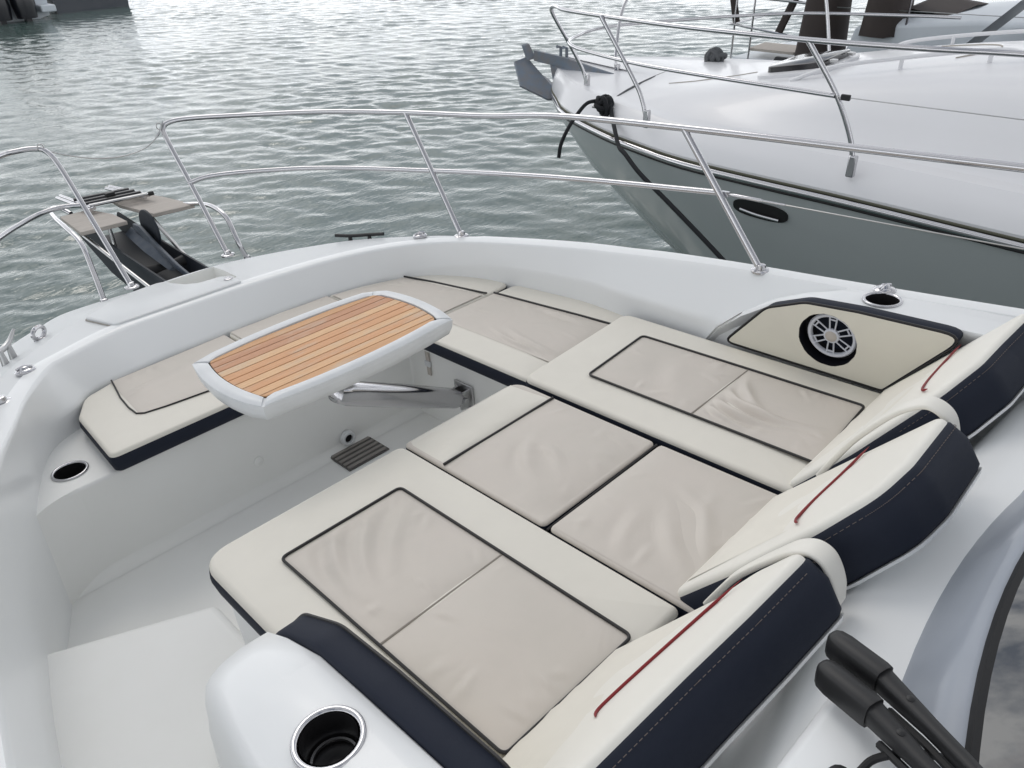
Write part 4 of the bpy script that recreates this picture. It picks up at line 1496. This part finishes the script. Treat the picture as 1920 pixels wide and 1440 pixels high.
T = Thing('lifeline', (0, 4.2, 2.7), 'thin sagging wire lifeline with a hook between the two bow rails', 'lifeline')
mb = MB().tube(cr([(-.285, 4.27, 2.755), (-.20, 4.26, 2.715), (-.08, 4.25, 2.675), (.05, 4.24, 2.66), (.16, 4.235, 2.675), (.225, 4.23, 2.71), (.262, 4.23, 2.745)], 8), .0028, 6)
T.part('wire', mb, 'dull_steel')
mb = MB().tube(cr([(.232, 4.23, 2.716), (.255, 4.23, 2.738), (.275, 4.23, 2.765), (.29, 4.235, 2.785)], 4), [.005, .006, .0065, .006, .005, .004, .0045, .006, .006, .005, .004, .004, .004], 8)
mb.tube([(.262 + .014 * math.cos(a), 4.228, 2.768 + .016 * math.sin(a)) for a in [k * math.pi / 6 for k in range(12)]], .003, 6, closed=True)
T.part('snap_hook', mb, 'dull_steel')
mb = MB().tube([(-.300 + .014 * math.cos(a), 4.268, 2.772 + .016 * math.sin(a)) for a in [k * math.pi / 6 for k in range(12)]], .003, 6, closed=True)
T.part('shackle', mb, 'dull_steel')

# ------------------------------------------------------------------ the yacht moored alongside (true level, world frame)
NCX = 4.45
NB = Thing('moored_yacht', (NCX, 1.0, 0), 'large white yacht with steel pulpit, hull toned grey-green for shade, moored alongside to starboard', 'yacht', frame=WORLD)
HB = [(5.02, .02), (5.0, .16), (4.95, .27), (4.85, .41), (4.6, .63), (4.23, .93), (3.6, 1.22), (3.16, 1.36), (2.74, 1.455), (2.2, 1.48), (1.6, 1.49), (.72, 1.54), (-.5, 1.60), (-2, 1.68), (-4, 1.74), (-7, 1.74)]


def hbv(y):
    for (ya, a), (yb, b) in zip(HB, HB[1:]):
        if yb <= y <= ya:
            return a + (b - a) * (ya - y) / (ya - yb)
    return HB[-1][1] if y < -7 else 0


def zr(y):
    return 1.955 + max(0, y) ** 2 * .0004 + .002 * y


smooth_hb = cr([(hb, y, 0) for y, hb in HB], 4)
st_ = [(p.y, p.x) for p in smooth_hb]


def side_ring(y, hb, sgn, levels):
    return [V((NCX - sgn * hb * s, y + dy, z)) for s, dy, z in levels]


def bowness(y):
    return max(0, min(1, (y - .6) / 4.4)) ** 1.6


for sgn, nm in ((1, 'hull'), (-1, 'hull')):
    rows = []
    for y, hb in st_:
        b = bowness(y)
        z_ = zr(y)
        rows.append(side_ring(y, hb, sgn, [(1.0, 0, z_), (.985, -.02 * b, z_ - .10), (.93 - .03 * b, -.35 * b, z_ - .42), (.87 - .14 * b, -1.05 * b, z_ - .85), (.845 - .16 * b, -1.10 * b, z_ - .88), (.78 - .30 * b, -1.8 * b, .62), (.75 - .32 * b, -1.85 * b, .59), (.68 - .42 * b, -2.6 * b, .05), (.55 - .4 * b, -2.9 * b, -.4)]))
    mb = MB().loft(rows, closed=False)
    NB.part(nm, mb, 'neighbour_hull', angle=30)

# gunwale band, side deck, coachroof as one moulded deck
def coach_h(y):
    t = max(0, min(1, (3.75 - y) / 3.0))
    return .40 * (t * t * (3 - 2 * t)) ** .75 + max(0, 1.0 - y) * .06


rows = []
for y, hb in st_:
    z_ = zr(y)
    k = min(1, hb / .9)
    h = coach_h(y)
    L_ = [(hb + .0, .02), (hb + .004, .05), (hb - .03 * k, .11), (hb - .085 * k, .165), (hb - .135 * k, .205), (hb - .16 * k, .209), (hb - .20 * k, .206), (hb - .275 * k, .204), (hb - .31 * k, .206 + .05 * h), (hb - .42 * k, .215 + .42 * h), (hb - .55 * k, .225 + .80 * h), (hb - .64 * k, .235 + .93 * h), (hb - .74 * k, .24 + .985 * h), (hb * .25, .25 + 1.06 * h), (0, .255 + 1.09 * h)]
    half = [V((NCX - a, y, z_ + b)) for a, b in L_]
    other = [V((2 * NCX - p.x, p.y, p.z)) for p in half[::-1][1:]]
    rows.append(half + other)
mb = MB().loft(rows, closed=False)
NB.part('deck', mb, 'neighbour_white', angle=24)
# rub rail
pth = [V((NCX - hb - .005, y, zr(y) + .0)) for y, hb in st_]
pth2 = [V((2 * NCX - p.x, p.y, p.z)) for p in pth[::-1]]
full = pth[::-1] + pth2[::-1][1:] if False else [V((NCX - hb - .005, y, zr(y))) for y, hb in st_[::-1]] + [V((NCX + hb + .005, y, zr(y))) for y, hb in st_[1:]]
mb = MB().tube(full, .022, 10)
rr_ = NB.part('rub_rail', mb, 'steel', angle=80)
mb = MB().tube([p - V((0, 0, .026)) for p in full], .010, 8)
NB.sub(rr_, 'rub_shadow_strip', mb, 'black_rubber')  # black strip drawn in as the rail's shadow on the hull
mb = MB().tube([p + V((0, 0, .029)) for p in full], .007, 6)
NB.sub(rr_, 'sealant', mb, 'algae_edge')


def dz(y, inset):
    """height of the neighbour's deck, inset from its edge"""
    return zr(y) + .205


# rails
near_top = [(3.70, 4.17, 2.19), (3.69, 4.21, 2.30), (3.60, 4.28, 2.50), (3.45, 4.30, 2.70), (3.39, 4.27, 2.765), (3.33, 4.17, 2.785), (3.20, 3.96, 2.785), (3.075, 3.48, 2.785), (2.945, 2.80, 2.785), (2.90, 1.99, 2.785), (2.96, 1.4, 2.785), (3.05, 1.0, 2.785), (3.0, .2, 2.80), (2.95, -1.5, 2.82)]
mb = MB().tube(cr(near_top, 6), .0145, 12)
nr_ = NB.part('pulpit_rail', mb, 'steel', angle=80)
far_top = [(4.20, 4.25, 2.19), (4.21, 4.28, 2.32), (4.42, 4.40, 2.62), (4.62, 4.42, 2.78), (4.80, 4.30, 2.80), (5.2, 4.05, 2.80), (5.7, 3.4, 2.80), (5.98, 2.4, 2.80), (6.05, 1.0, 2.80), (6.1, -1, 2.82)]
mb = MB().tube(cr(far_top, 6), .0145, 12)
fr_ = NB.part('pulpit_rail', mb, 'steel', angle=80)
low = [(2.93, 1.80, 2.52), (3.01, 2.82, 2.52), (3.10, 3.335, 2.52), (3.30, 3.91, 2.52), (3.47, 4.16, 2.52), (3.64, 4.28, 2.52), (3.80, 4.345, 2.52), (4.0, 4.42, 2.52), (4.317, 4.46, 2.52), (4.67, 4.342, 2.52), (5.014, 4.176, 2.52), (5.47, 3.92, 2.52), (5.955, 3.483, 2.52), (6.25, 2.7, 2.52), (6.33, 2.3, 2.52)]
mb = MB().tube(cr(low, 6), .013, 12)
NB.part('guard_rail', mb, 'steel', angle=80)
for par, pts in ((nr_, [(3.095, 3.13, zr(3.13) + .19), (3.10, 3.18, 2.29), (3.095, 3.26, 2.42), (3.065, 3.53, 2.785)]), (nr_, [(2.985, 1.655, zr(1.65) + .18), (2.985, 1.685, 2.28), (2.95, 1.80, 2.52), (2.90, 1.99, 2.785)]),
                 (fr_, [(5.75, 3.1, 2.16), (5.78, 3.2, 2.5), (5.80, 3.3, 2.80)]), (nr_, [(2.93, -.9, 2.15), (2.93, -.6, 2.5), (2.96, -.4, 2.80)])):
    mb = MB().tube(cr(pts, 5), .0145, 12)
    s_ = NB.sub(par, 'stanchion', mb, 'steel', angle=80)
for p in ((3.70, 4.165, 2.19), (4.20, 4.25, 2.19), (3.095, 3.13, zr(3.13) + .20), (2.985, 1.655, zr(1.65) + .185)):
    mb = MB().box(V(p) + V((0, 0, .012)), (.034, .045, .12))
    NB.part('stanchion_foot', mb, 'steel', bevel=.008)
mb = MB().tube([(2.925, 1.78, 2.52), (3.0, .72, 2.515), (3.0, -.5, 2.51)], .003, 6)
NB.part('lifeline_wire', mb, 'dull_steel')
mb = MB().box((2.927, 1.74, 2.52), (.02, .05, .03))
NB.part('wire_terminal', mb, 'black_plastic', bevel=.004)
# port light in the hull
mb = MB()
def hull_pt(y, z):
    b = bowness(y)
    zz_ = zr(y)
    k = max(0, min(1, (zz_ - .10 - z) / .32))
    s = .985 + (.93 - .03 * b - .985) * k
    return V((NCX - hbv(y) * s, y, z))
cyp, czp = 2.17, 1.775
ov = []
for k in range(28):
    a = k * 2 * math.pi / 28
    yy = cyp - .19 * math.copysign(abs(math.cos(a)) ** .7, math.cos(a))
    zz_ = czp + .055 * math.copysign(abs(math.sin(a)) ** .7, math.sin(a)) - .0 * math.cos(a)
    ov.append(hull_pt(yy, zz_) + V((-.012, 0, 0)))
mb.loft([[p + V((.03, 0, 0)) for p in ov], ov], True, True, True)
pl_ = NB.part('port_light', mb, 'black_rubber')
mb = MB().tube(cr([hull_pt(2.30, 1.762) + V((-.024, 0, 0)), hull_pt(2.18, 1.752) + V((-.028, 0, 0)), hull_pt(2.03, 1.748) + V((-.024, 0, 0))], 5), .010, 8)
NB.sub(pl_, 'chrome_bar', mb, 'steel')


def deck_z(x, y):
    hb = hbv(y)
    d = abs(x - NCX)
    k = min(1, hb / .9)
    h = coach_h(y)
    z_ = zr(y)
    L_ = [(hb + .0, .02), (hb + .004, .05), (hb - .03 * k, .11), (hb - .085 * k, .165), (hb - .135 * k, .205), (hb - .16 * k, .209), (hb - .20 * k, .206), (hb - .275 * k, .204), (hb - .31 * k, .206 + .05 * h), (hb - .42 * k, .215 + .42 * h), (hb - .55 * k, .225 + .80 * h), (hb - .64 * k, .235 + .93 * h), (hb - .74 * k, .24 + .985 * h), (hb * .25, .25 + 1.06 * h), (0, .255 + 1.09 * h)]
    for (a, za), (b, zb) in zip(L_[1:], L_[2:]):
        if b <= d <= a:
            return z_ + za + (zb - za) * (a - d) / max(1e-6, a - b)
    return z_ + .25


# grab rail on the coachroof
gp = []
for x, y, h in ((3.72, 2.45, .0), (3.76, 2.28, .045), (3.80, 2.1, .062), (3.90, 1.7, .066), (3.98, 1.35, .066), (4.0, 1.18, .03), (4.01, 1.10, .0)):
    gp.append((x, y, deck_z(x, y) + h))
mb = MB().tube(cr(gp, 6), .013, 10)
gr_ = NB.part('grab_rail', mb, 'neighbour_white')
for x, y in ((3.77, 2.25), (3.87, 1.83), (3.975, 1.38)):
    mb = MB().tube([(x, y, deck_z(x, y) - .01), (x, y, deck_z(x, y) + .062)], .013, 8)
    NB.sub(gr_, 'rail_post', mb, 'neighbour_white')
gp = [(4.9 + .0, 2.3, 0), (4.93, 2.15, .05), (4.98, 1.6, .06), (5.0, 1.1, .06), (5.0, .95, 0)]
mb = MB().tube(cr([(x, y, deck_z(x, y) + h) for x, y, h in gp], 6), .013, 10)
g2 = NB.part('grab_rail', mb, 'neighbour_white')
for x, y in ((4.95, 1.9), (4.99, 1.3)):
    mb = MB().tube([(x, y, deck_z(x, y) - .01), (x, y, deck_z(x, y) + .055)], .012, 8)
    NB.sub(g2, 'rail_post', mb, 'neighbour_white')
# deck hatch
hx, hy = 4.16, 2.55
hz = deck_z(hx, hy)
hp_ = fillet([(hx - .30, hy - .25), (hx + .30, hy - .25), (hx + .30, hy + .25), (hx - .30, hy + .25)], .10, 6)
def hq(x, y, h):
    return V((x, y, deck_z(x, y) + h))
mb = MB().loft([[hq(x, y, -.02) for x, y in hp_], [hq(x, y, .022) for x, y in hp_], [hq(x, y, .03) for x, y in offset(hp_, .03)]], True, False, True)
ht = NB.part('deck_hatch', mb, 'neighbour_white')
gl = fillet([(hx - .25, hy - .20), (hx + .25, hy - .20), (hx + .25, hy + .20), (hx - .25, hy + .20)], .09, 6)
mb = MB().loft([[hq(x, y, .030) + V((0, 0, 0)) for x, y in gl], [hq(x, y, .065) for x, y in gl], [hq(x, y, .07) for x, y in offset(gl, .01)]], True, False, True)
NB.sub(ht, 'hatch_lens', mb, 'tinted_acrylic')
for x in (hx - .14, hx + .12):
    mb = MB().box(hq(x, hy - .235, .05), (.05, .04, .02))
    NB.sub(ht, 'hatch_hinge', mb, 'dull_steel', bevel=.004)
# locker lid seams on the foredeck
mb = MB().tube([(x, y, deck_z(x, y) + .001) for x, y in [(3.95, 3.55), (4.0, 3.35), (4.12, 3.05), (4.2, 2.95)]], .004, 5)
NB.part('locker_seam', mb, 'pale_seam')
mb = MB().tube([(p.x, p.y, deck_z(p.x, p.y) + .001) for p in cr([(4.75, 1.9, 0), (4.62, 1.55, 0), (4.35, 1.45, 0), (4.1, 1.6, 0)], 6)], .006, 5)
NB.part('locker_seam', mb, 'pale_seam')
# cleats
for (x, y) in ((3.30, 3.66), (5.20, 3.93)):
    z = deck_z(x, y)
    mb = MB().tube([(x - .03, y + .09, z + .05), (x, y, z + .045), (x + .03, y - .09, z + .05)], [.008, .013, .008], 8)
    for q in (-.03, .03):
        mb.tube([(x, y + q, z - .01), (x, y + q, z + .045)], .011, 8)
    NB.part('mooring_cleat', mb, 'dull_steel')

# ropes of the neighbour
def coil(T, c, n, r, tr, seed, mat, flat=.8):
    rnd = random.Random(seed)
    for k in range(n):
        ax = V((rnd.uniform(-1, 1), rnd.uniform(-1, 1), rnd.uniform(-.6, .6))).normalized()
        a = V((0, 0, 1)) if abs(ax.z) < .8 else V((1, 0, 0))
        e1 = (a - ax * a.dot(ax)).normalized()
        e2 = ax.cross(e1)
        cc = V(c) + V((rnd.uniform(-1, 1), rnd.uniform(-1, 1), rnd.uniform(-.3, .5))) * r * .35
        rr = r * rnd.uniform(.7, 1.1)
        mb = MB().tube([cc + (e1 * math.cos(q) + e2 * math.sin(q) * flat) * rr for q in [j * math.pi / 9 for j in range(18)]], tr, 7, closed=True)
        T.part('rope_turn', mb, mat)


T = Thing('mooring_rope', (3.3, 3.66, 2.2), "black mooring rope knotted on the neighbouring yacht's bow cleat, its tail hanging down", 'rope', frame=WORLD)
zc = deck_z(3.30, 3.66)
coil(T, (3.30, 3.67, zc + .065), 11, .062, .017, 5, 'rope_black')
mb = MB().tube(cr([(3.28, 3.70, zc + .10), (3.20, 3.74, zc + .09), (3.12, 3.76, zc + .03), (3.04, 3.78, zc - .06), (2.98, 3.80, zc - .17), (2.965, 3.81, zc - .27)], 5), .014, 8)
T.part('rope_tail', mb, 'rope_black')
mb = MB().tube(cr([(3.30, 3.60, zc + .06), (3.22, 3.52, zc + .01), (3.10, 3.40, zc - .03), (2.985, 3.27, zc - .10), (2.93, 3.17, 1.965), (2.88, 3.0, 1.875), (2.84, 2.72, 1.74), (2.79, 2.30, 1.52), (2.70, 1.7, 1.2), (2.5, .7, .7), (2.3, -.5, .35)], 6), .0155, 8)
T.part('rope_line', mb, 'rope_black')
T = Thing('mooring_rope', (5.2, 3.93, 2.2), 'dark rope heaped on the far cleat, its grey line crossing the neighbouring foredeck', 'rope', frame=WORLD)
coil(T, (5.20, 3.93, 2.20), 9, .075, .02, 9, 'rope_grey')
mb = MB().tube(cr([(3.36, 3.70, zc + .05), (3.8, 3.78, zc + .10), (4.4, 3.86, zc + .12), (4.9, 3.92, zc + .06), (5.18, 3.95, 2.22)], 6), .011, 8)
T.part('rope_line', mb, 'rope_grey')

# neighbour's anchor
AX = 4.10
T = Thing('stem_anchor', (AX, 4.8, 2.1), "galvanised plough anchor hanging over the neighbouring yacht's bow", 'anchor', frame=WORLD)
mb = MB()
prof = [(4.20, 2.175, .012, .05), (4.45, 2.20, .013, .065), (4.75, 2.235, .014, .085), (5.0, 2.25, .015, .09), (5.12, 2.26, .014, .09)]
mb.loft([[(AX - w, y, z - h / 2), (AX + w, y, z - h / 2), (AX + w, y, z + h / 2), (AX - w, y, z + h / 2)] for y, z, w, h in prof], True, True, True)
T.part('shank', mb, 'galvanised', bevel=.004)
for sx in (-1, 1):
    mb = MB()
    a_ = [V((AX, 5.22, 2.24)), V((AX + sx * .03, 5.35, 2.19)), V((AX + sx * .19, 5.12, 2.03)), V((AX + sx * .10, 4.86, 1.93)), V((AX, 4.78, 1.92)), V((AX, 5.02, 2.10))]
    b_ = [p + V((0, .012, -.016)) for p in a_]
    mb.loft([b_, a_], True, True, True)
    T.part('fluke', mb, 'galvanised', bevel=.003)
mb = MB().plate([(AX - .03, 5.20, 2.22), (AX - .03, 5.26, 2.34), (AX + .03, 5.24, 2.35), (AX + .03, 5.16, 2.24)], (0, 1, .3), .03)
T.part('crown', mb, 'galvanised', bevel=.003)
mb = MB().plate([(AX + .016, 4.45, 2.18), (AX + .016, 4.92, 2.20), (AX + .016, 4.86, 1.98), (AX + .016, 4.70, 1.95)], (1, 0, 0), .03)
T.part('roller_cheek', mb, 'galvanised', bevel=.003)
for y in (4.83, 4.76):
    mb = MB().tube([(AX + .03, y, 2.20), (AX + .03, y, 2.35), (AX - .02, y, 2.36)], .014, 8)
    T.part('keeper_pin', mb, 'galvanised')
T = Thing('anchor_chain', (AX, 4.1, 2.17), "short galvanised chain from the neighbour's anchor to its deck", 'chain', frame=WORLD)
for k in range(9):
    y = 4.19 - k * .032
    c_ = V((AX + .0, y, 2.178 - .002 * k))
    hz_ = (k % 2 == 0)
    lk = []
    for q in range(12):
        a = q * math.pi / 6
        s_ = V((.011 * math.sin(a), 0, 0)) if hz_ else V((0, 0, .011 * math.sin(a)))
        lk.append(c_ + V((0, .022 * math.cos(a), 0)) + s_)
    mb = MB().tube(lk, .0045, 6, closed=True)
    T.part('chain_link', mb, 'dull_steel')

# ------------------------------------------------------------------ boats behind the neighbour
def boat_hull(T, cx, ybow, ystern, hb, zdeck, mat, deckmat, flip=1):
    rows = []
    dk = []
    for k in range(13):
        t = k / 12
        y = ybow + (ystern - ybow) * t
        w = hb * min(1, (t * 1.9 + .02)) ** .6 if flip else hb
        rows.append([V((cx - w, y, zdeck)), V((cx - w * .97, y, zdeck * .6)), V((cx - w * .8, y, .0)), V((cx - w * .5, y, -.3)), V((cx, y, -.4)), V((cx + w * .5, y, -.3)), V((cx + w * .8, y, 0)), V((cx + w * .97, y, zdeck * .6)), V((cx + w, y, zdeck))])
        dk.append([V((cx - w, y, zdeck)), V((cx - w * .6, y, zdeck + .04)), V((cx, y, zdeck + .06)), V((cx + w * .6, y, zdeck + .04)), V((cx + w, y, zdeck))])
    mb = MB().loft(rows, closed=False)
    mb.f.append(tuple(range(len(rows) * 9 - 9, len(rows) * 9)))
    T.part('hull', mb, mat, angle=50)
    mb = MB().loft(dk, closed=False)
    T.part('deck', mb, deckmat, angle=50)


SBX = 9.2
T = Thing('moored_sailboat', (SBX, 1, 0), 'pale sailboat with dark brown canvas covers, partly hidden behind the neighbouring yacht', 'sailboat', frame=WORLD)
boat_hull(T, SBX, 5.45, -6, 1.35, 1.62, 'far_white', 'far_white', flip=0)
mb = MB().plate([(8.0, 5.15, 1.83), (8.0, 4.55, 1.83), (8.5, 4.5, 1.83), (8.5, 5.2, 1.83)], (0, 0, 1), .03)
T.part('stern_seat', mb, 'grey_teak', bevel=.004)
mb = MB().box((8.35, 4.75, 1.66), (.8, 1.2, .12))
T.part('locker', mb, 'far_white', bevel=.03)
mb = MB().plate([(7.9, 4.78, 1.66), (7.9, 4.50, 1.66), (7.9, 4.46, 1.72), (7.9, 4.56, 1.79), (7.9, 4.70, 1.79)], (1, 0, 0), .05)
T.part('dodger_bag', mb, 'far_black', bevel=.01)
# pushpit
pth = cr([(7.95, 4.25, 1.62), (7.95, 4.25, 2.28), (7.95, 4.32, 2.36), (7.95, 4.5, 2.37), (7.95, 5.2, 2.40), (7.98, 5.38, 2.40), (8.3, 5.45, 2.40), (9.2, 5.5, 2.4)], 6)
mb = MB().tube(pth, .016, 8)
T.part('pushpit_rail', mb, 'steel')
mb = MB().tube(cr([(7.95, 4.25, 1.98), (7.95, 5.30, 2.08), (8.1, 5.42, 2.08), (9.2, 5.5, 2.08)], 6), .013, 8)
T.part('pushpit_rail', mb, 'steel')
for y in (5.36, 5.12):
    mb = MB().tube([(7.96, y, 1.62), (7.96, y, 2.40)], .013, 8)
    T.part('pushpit_post', mb, 'steel')
for a, b, w in (((8.0, 5.36, 2.10), (8.0, 5.55, 2.75), .05), ((8.0, 4.80, 1.98), (8.0, 4.50, 2.75), .05)):
    mb = MB().tube([a, b], w, 8, flat=(.5, 1))
    T.part('canvas_leg', mb, 'brown_canvas')
for ya, yb, z0_, z1_ in ((4.52, 4.02, 1.70, 2.75), (3.80, 3.36, 2.10, 2.85)):
    mb = MB()
    rings = []
    for k in range(7):
        t = k / 6
        w = (1 - .22 * t)
        ym = (ya + yb) / 2
        rings.append([V((8.1 + .35 * math.cos(a) * w, ym + (ya - yb) / 2 * math.copysign(abs(math.sin(a)) ** .6, math.sin(a)) * w, z0_ + (z1_ - z0_) * t + .01 * math.sin(7 * a))) for a in [q * math.pi / 8 for q in range(16)]])
    mb.loft(rings, True, True, True)
    T.part('canvas_cover', mb, 'brown_canvas', angle=70)
mb = MB()
mb.loft([[(7.9, 3.95, 1.70), (7.9, 3.84, 2.17), (8.0, 3.72, 2.23), (9.5, 3.72, 2.23), (9.6, 3.95, 1.7)], [(7.9, 2.6, 1.70), (7.9, 2.6, 2.30), (8.0, 2.6, 2.36), (9.5, 2.6, 2.36), (9.6, 2.6, 1.7)], [(7.9, -2, 1.70), (7.9, -2, 2.35), (8.0, -2, 2.4), (9.5, -2, 2.4), (9.6, -2, 1.7)]], True, True, True)
T.part('cabin', mb, 'far_white', bevel=.03)
mb = MB()
mb.loft([[(8.1, 3.70, 2.22), (8.8, 3.70, 2.24), (9.4, 3.70, 2.22)], [(8.1, 3.35, 2.36), (8.8, 3.32, 2.44), (9.4, 3.35, 2.36)], [(8.1, 2.95, 2.31), (8.8, 2.9, 2.36), (9.4, 2.95, 2.31)]], False)
T.part('sprayhood', mb, 'brown_canvas')
for y in (3.3, 2.1, .8):
    mb = MB().tube([(7.92, y, 1.62), (7.92, y, 2.7)], .012, 6)
    T.part('stanchion', mb, 'steel')
for z in (2.62, 2.35):
    mb = MB().tube([(7.92, 4.25, z), (7.92, -3, z + .05)], .004, 5)
    T.part('guard_wire', mb, 'dull_steel')

T = Thing('moored_motorboat', (8.0, 1.4, 0), 'white motorboat with black raked window frame in the top right corner', 'motorboat', frame=WORLD)
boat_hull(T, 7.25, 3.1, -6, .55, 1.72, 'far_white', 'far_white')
mb = MB()
mb.loft([[(6.85, 2.95, 1.76), (7.6, 2.95, 1.76)], [(6.85, 2.55, 2.05), (7.6, 2.55, 2.05)], [(6.85, 2.02, 2.62), (7.6, 2.02, 2.62)]], False)
T.part('window_frame', mb, 'far_black')
mb = MB()
mb.plate([(6.80, 2.45, 1.92), (6.80, 2.30, 2.03), (6.80, 1.2, 2.02), (6.80, .2, 1.98), (6.80, .2, 1.86), (6.80, 1.6, 1.90)], (1, 0, 0), .6)
T.part('cabin_side', mb, 'far_white', bevel=.03)
mb = MB()
mb.plate([(6.84, 2.02, 2.10), (6.84, 1.72, 2.42), (6.84, .6, 2.45), (6.84, .6, 2.08)], (1, 0, 0), .5)
T.part('side_window', mb, 'tinted_acrylic', bevel=.02)
mb = MB()
mb.plate([(6.82, 1.95, 2.03), (6.82, 1.86, 2.13), (6.82, .9, 2.16), (6.82, .9, 2.02)], (1, 0, 0), .5)
T.part('coaming', mb, 'hull_blue', bevel=.02)

# ------------------------------------------------------------------ boats across the water, top left
def outboard(T, x, y):
    mb = MB()
    mb.loft([[(x + .36 * math.cos(a), y + .42 * math.sin(a), .12) for a in [k * math.pi / 6 for k in range(12)]], [(x + .43 * math.cos(a), y + .46 * math.sin(a), .6) for a in [k * math.pi / 6 for k in range(12)]],
             [(x + .40 * math.cos(a), y + .42 * math.sin(a), 1.35) for a in [k * math.pi / 6 for k in range(12)]], [(x + .18 * math.cos(a), y + .28 * math.sin(a), 1.58) for a in [k * math.pi / 6 for k in range(12)]]], True, True, True)
    o = T.part('outboard_motor', mb, 'far_black', angle=60)
    mb = MB().loft([[(x - .12, y - .2, .8), (x + .12, y - .2, .8), (x + .12, y + .2, .8), (x - .12, y + .2, .8)], [(x - .09, y - .15, -.3), (x + .09, y - .15, -.3), (x + .09, y + .15, -.3), (x - .09, y + .15, -.3)]], True, True, True)
    T.sub(o, 'leg', mb, 'far_black')


T = Thing('outboard_boat', (8.2, 39, 0), 'white boat with black outboard motors at the top left corner', 'motorboat', frame=WORLD)
mb = MB()
rings = []
for y, w in ((36.9, 1.35), (38, 1.5), (41, 1.5), (44, .6), (45, .05)):
    rings.append([(8.3 - w, y, 1.3), (8.3 - w * .9, y, 0.1), (8.3, y, -.2), (8.3 + w * .9, y, .1), (8.3 + w, y, 1.3)])
mb.loft(rings, True, True, True)
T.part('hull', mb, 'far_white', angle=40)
for x in (7.65, 8.55):
    outboard(T, x, 36.4)
mb = MB().box((9.35, 36.6, .38), (.55, .8, .25))
T.part('swim_step', mb, 'far_white', bevel=.05)
T = Thing('motorboat', (11.7, 40, 0), 'boat with a dark blue hull lying next to the outboard boat', 'motorboat', frame=WORLD)
mb = MB()
rings = []
for y, w in ((38.2, 1.55), (40, 1.6), (43, 1.5), (47, .6), (48.5, .05)):
    rings.append([(11.7 - w, y, .72), (11.7 - w * .95, y, -.1), (11.7, y, -.3), (11.7 + w * .95, y, -.1), (11.7 + w, y, .72)])
mb.loft(rings, True, True, True)
T.part('hull', mb, 'hull_navy', angle=40)
mb = MB()
mb.loft([[(11.7 - w * 1.0, y, .725), (11.7 - w * .98, y, .98), (11.7 + w * .98, y, .98), (11.7 + w, y, .725)] for y, w in ((38.15, 1.55), (40, 1.6), (43, 1.5), (47, .6))], True, True, True)
T.part('topsides', mb, 'far_white', angle=40)
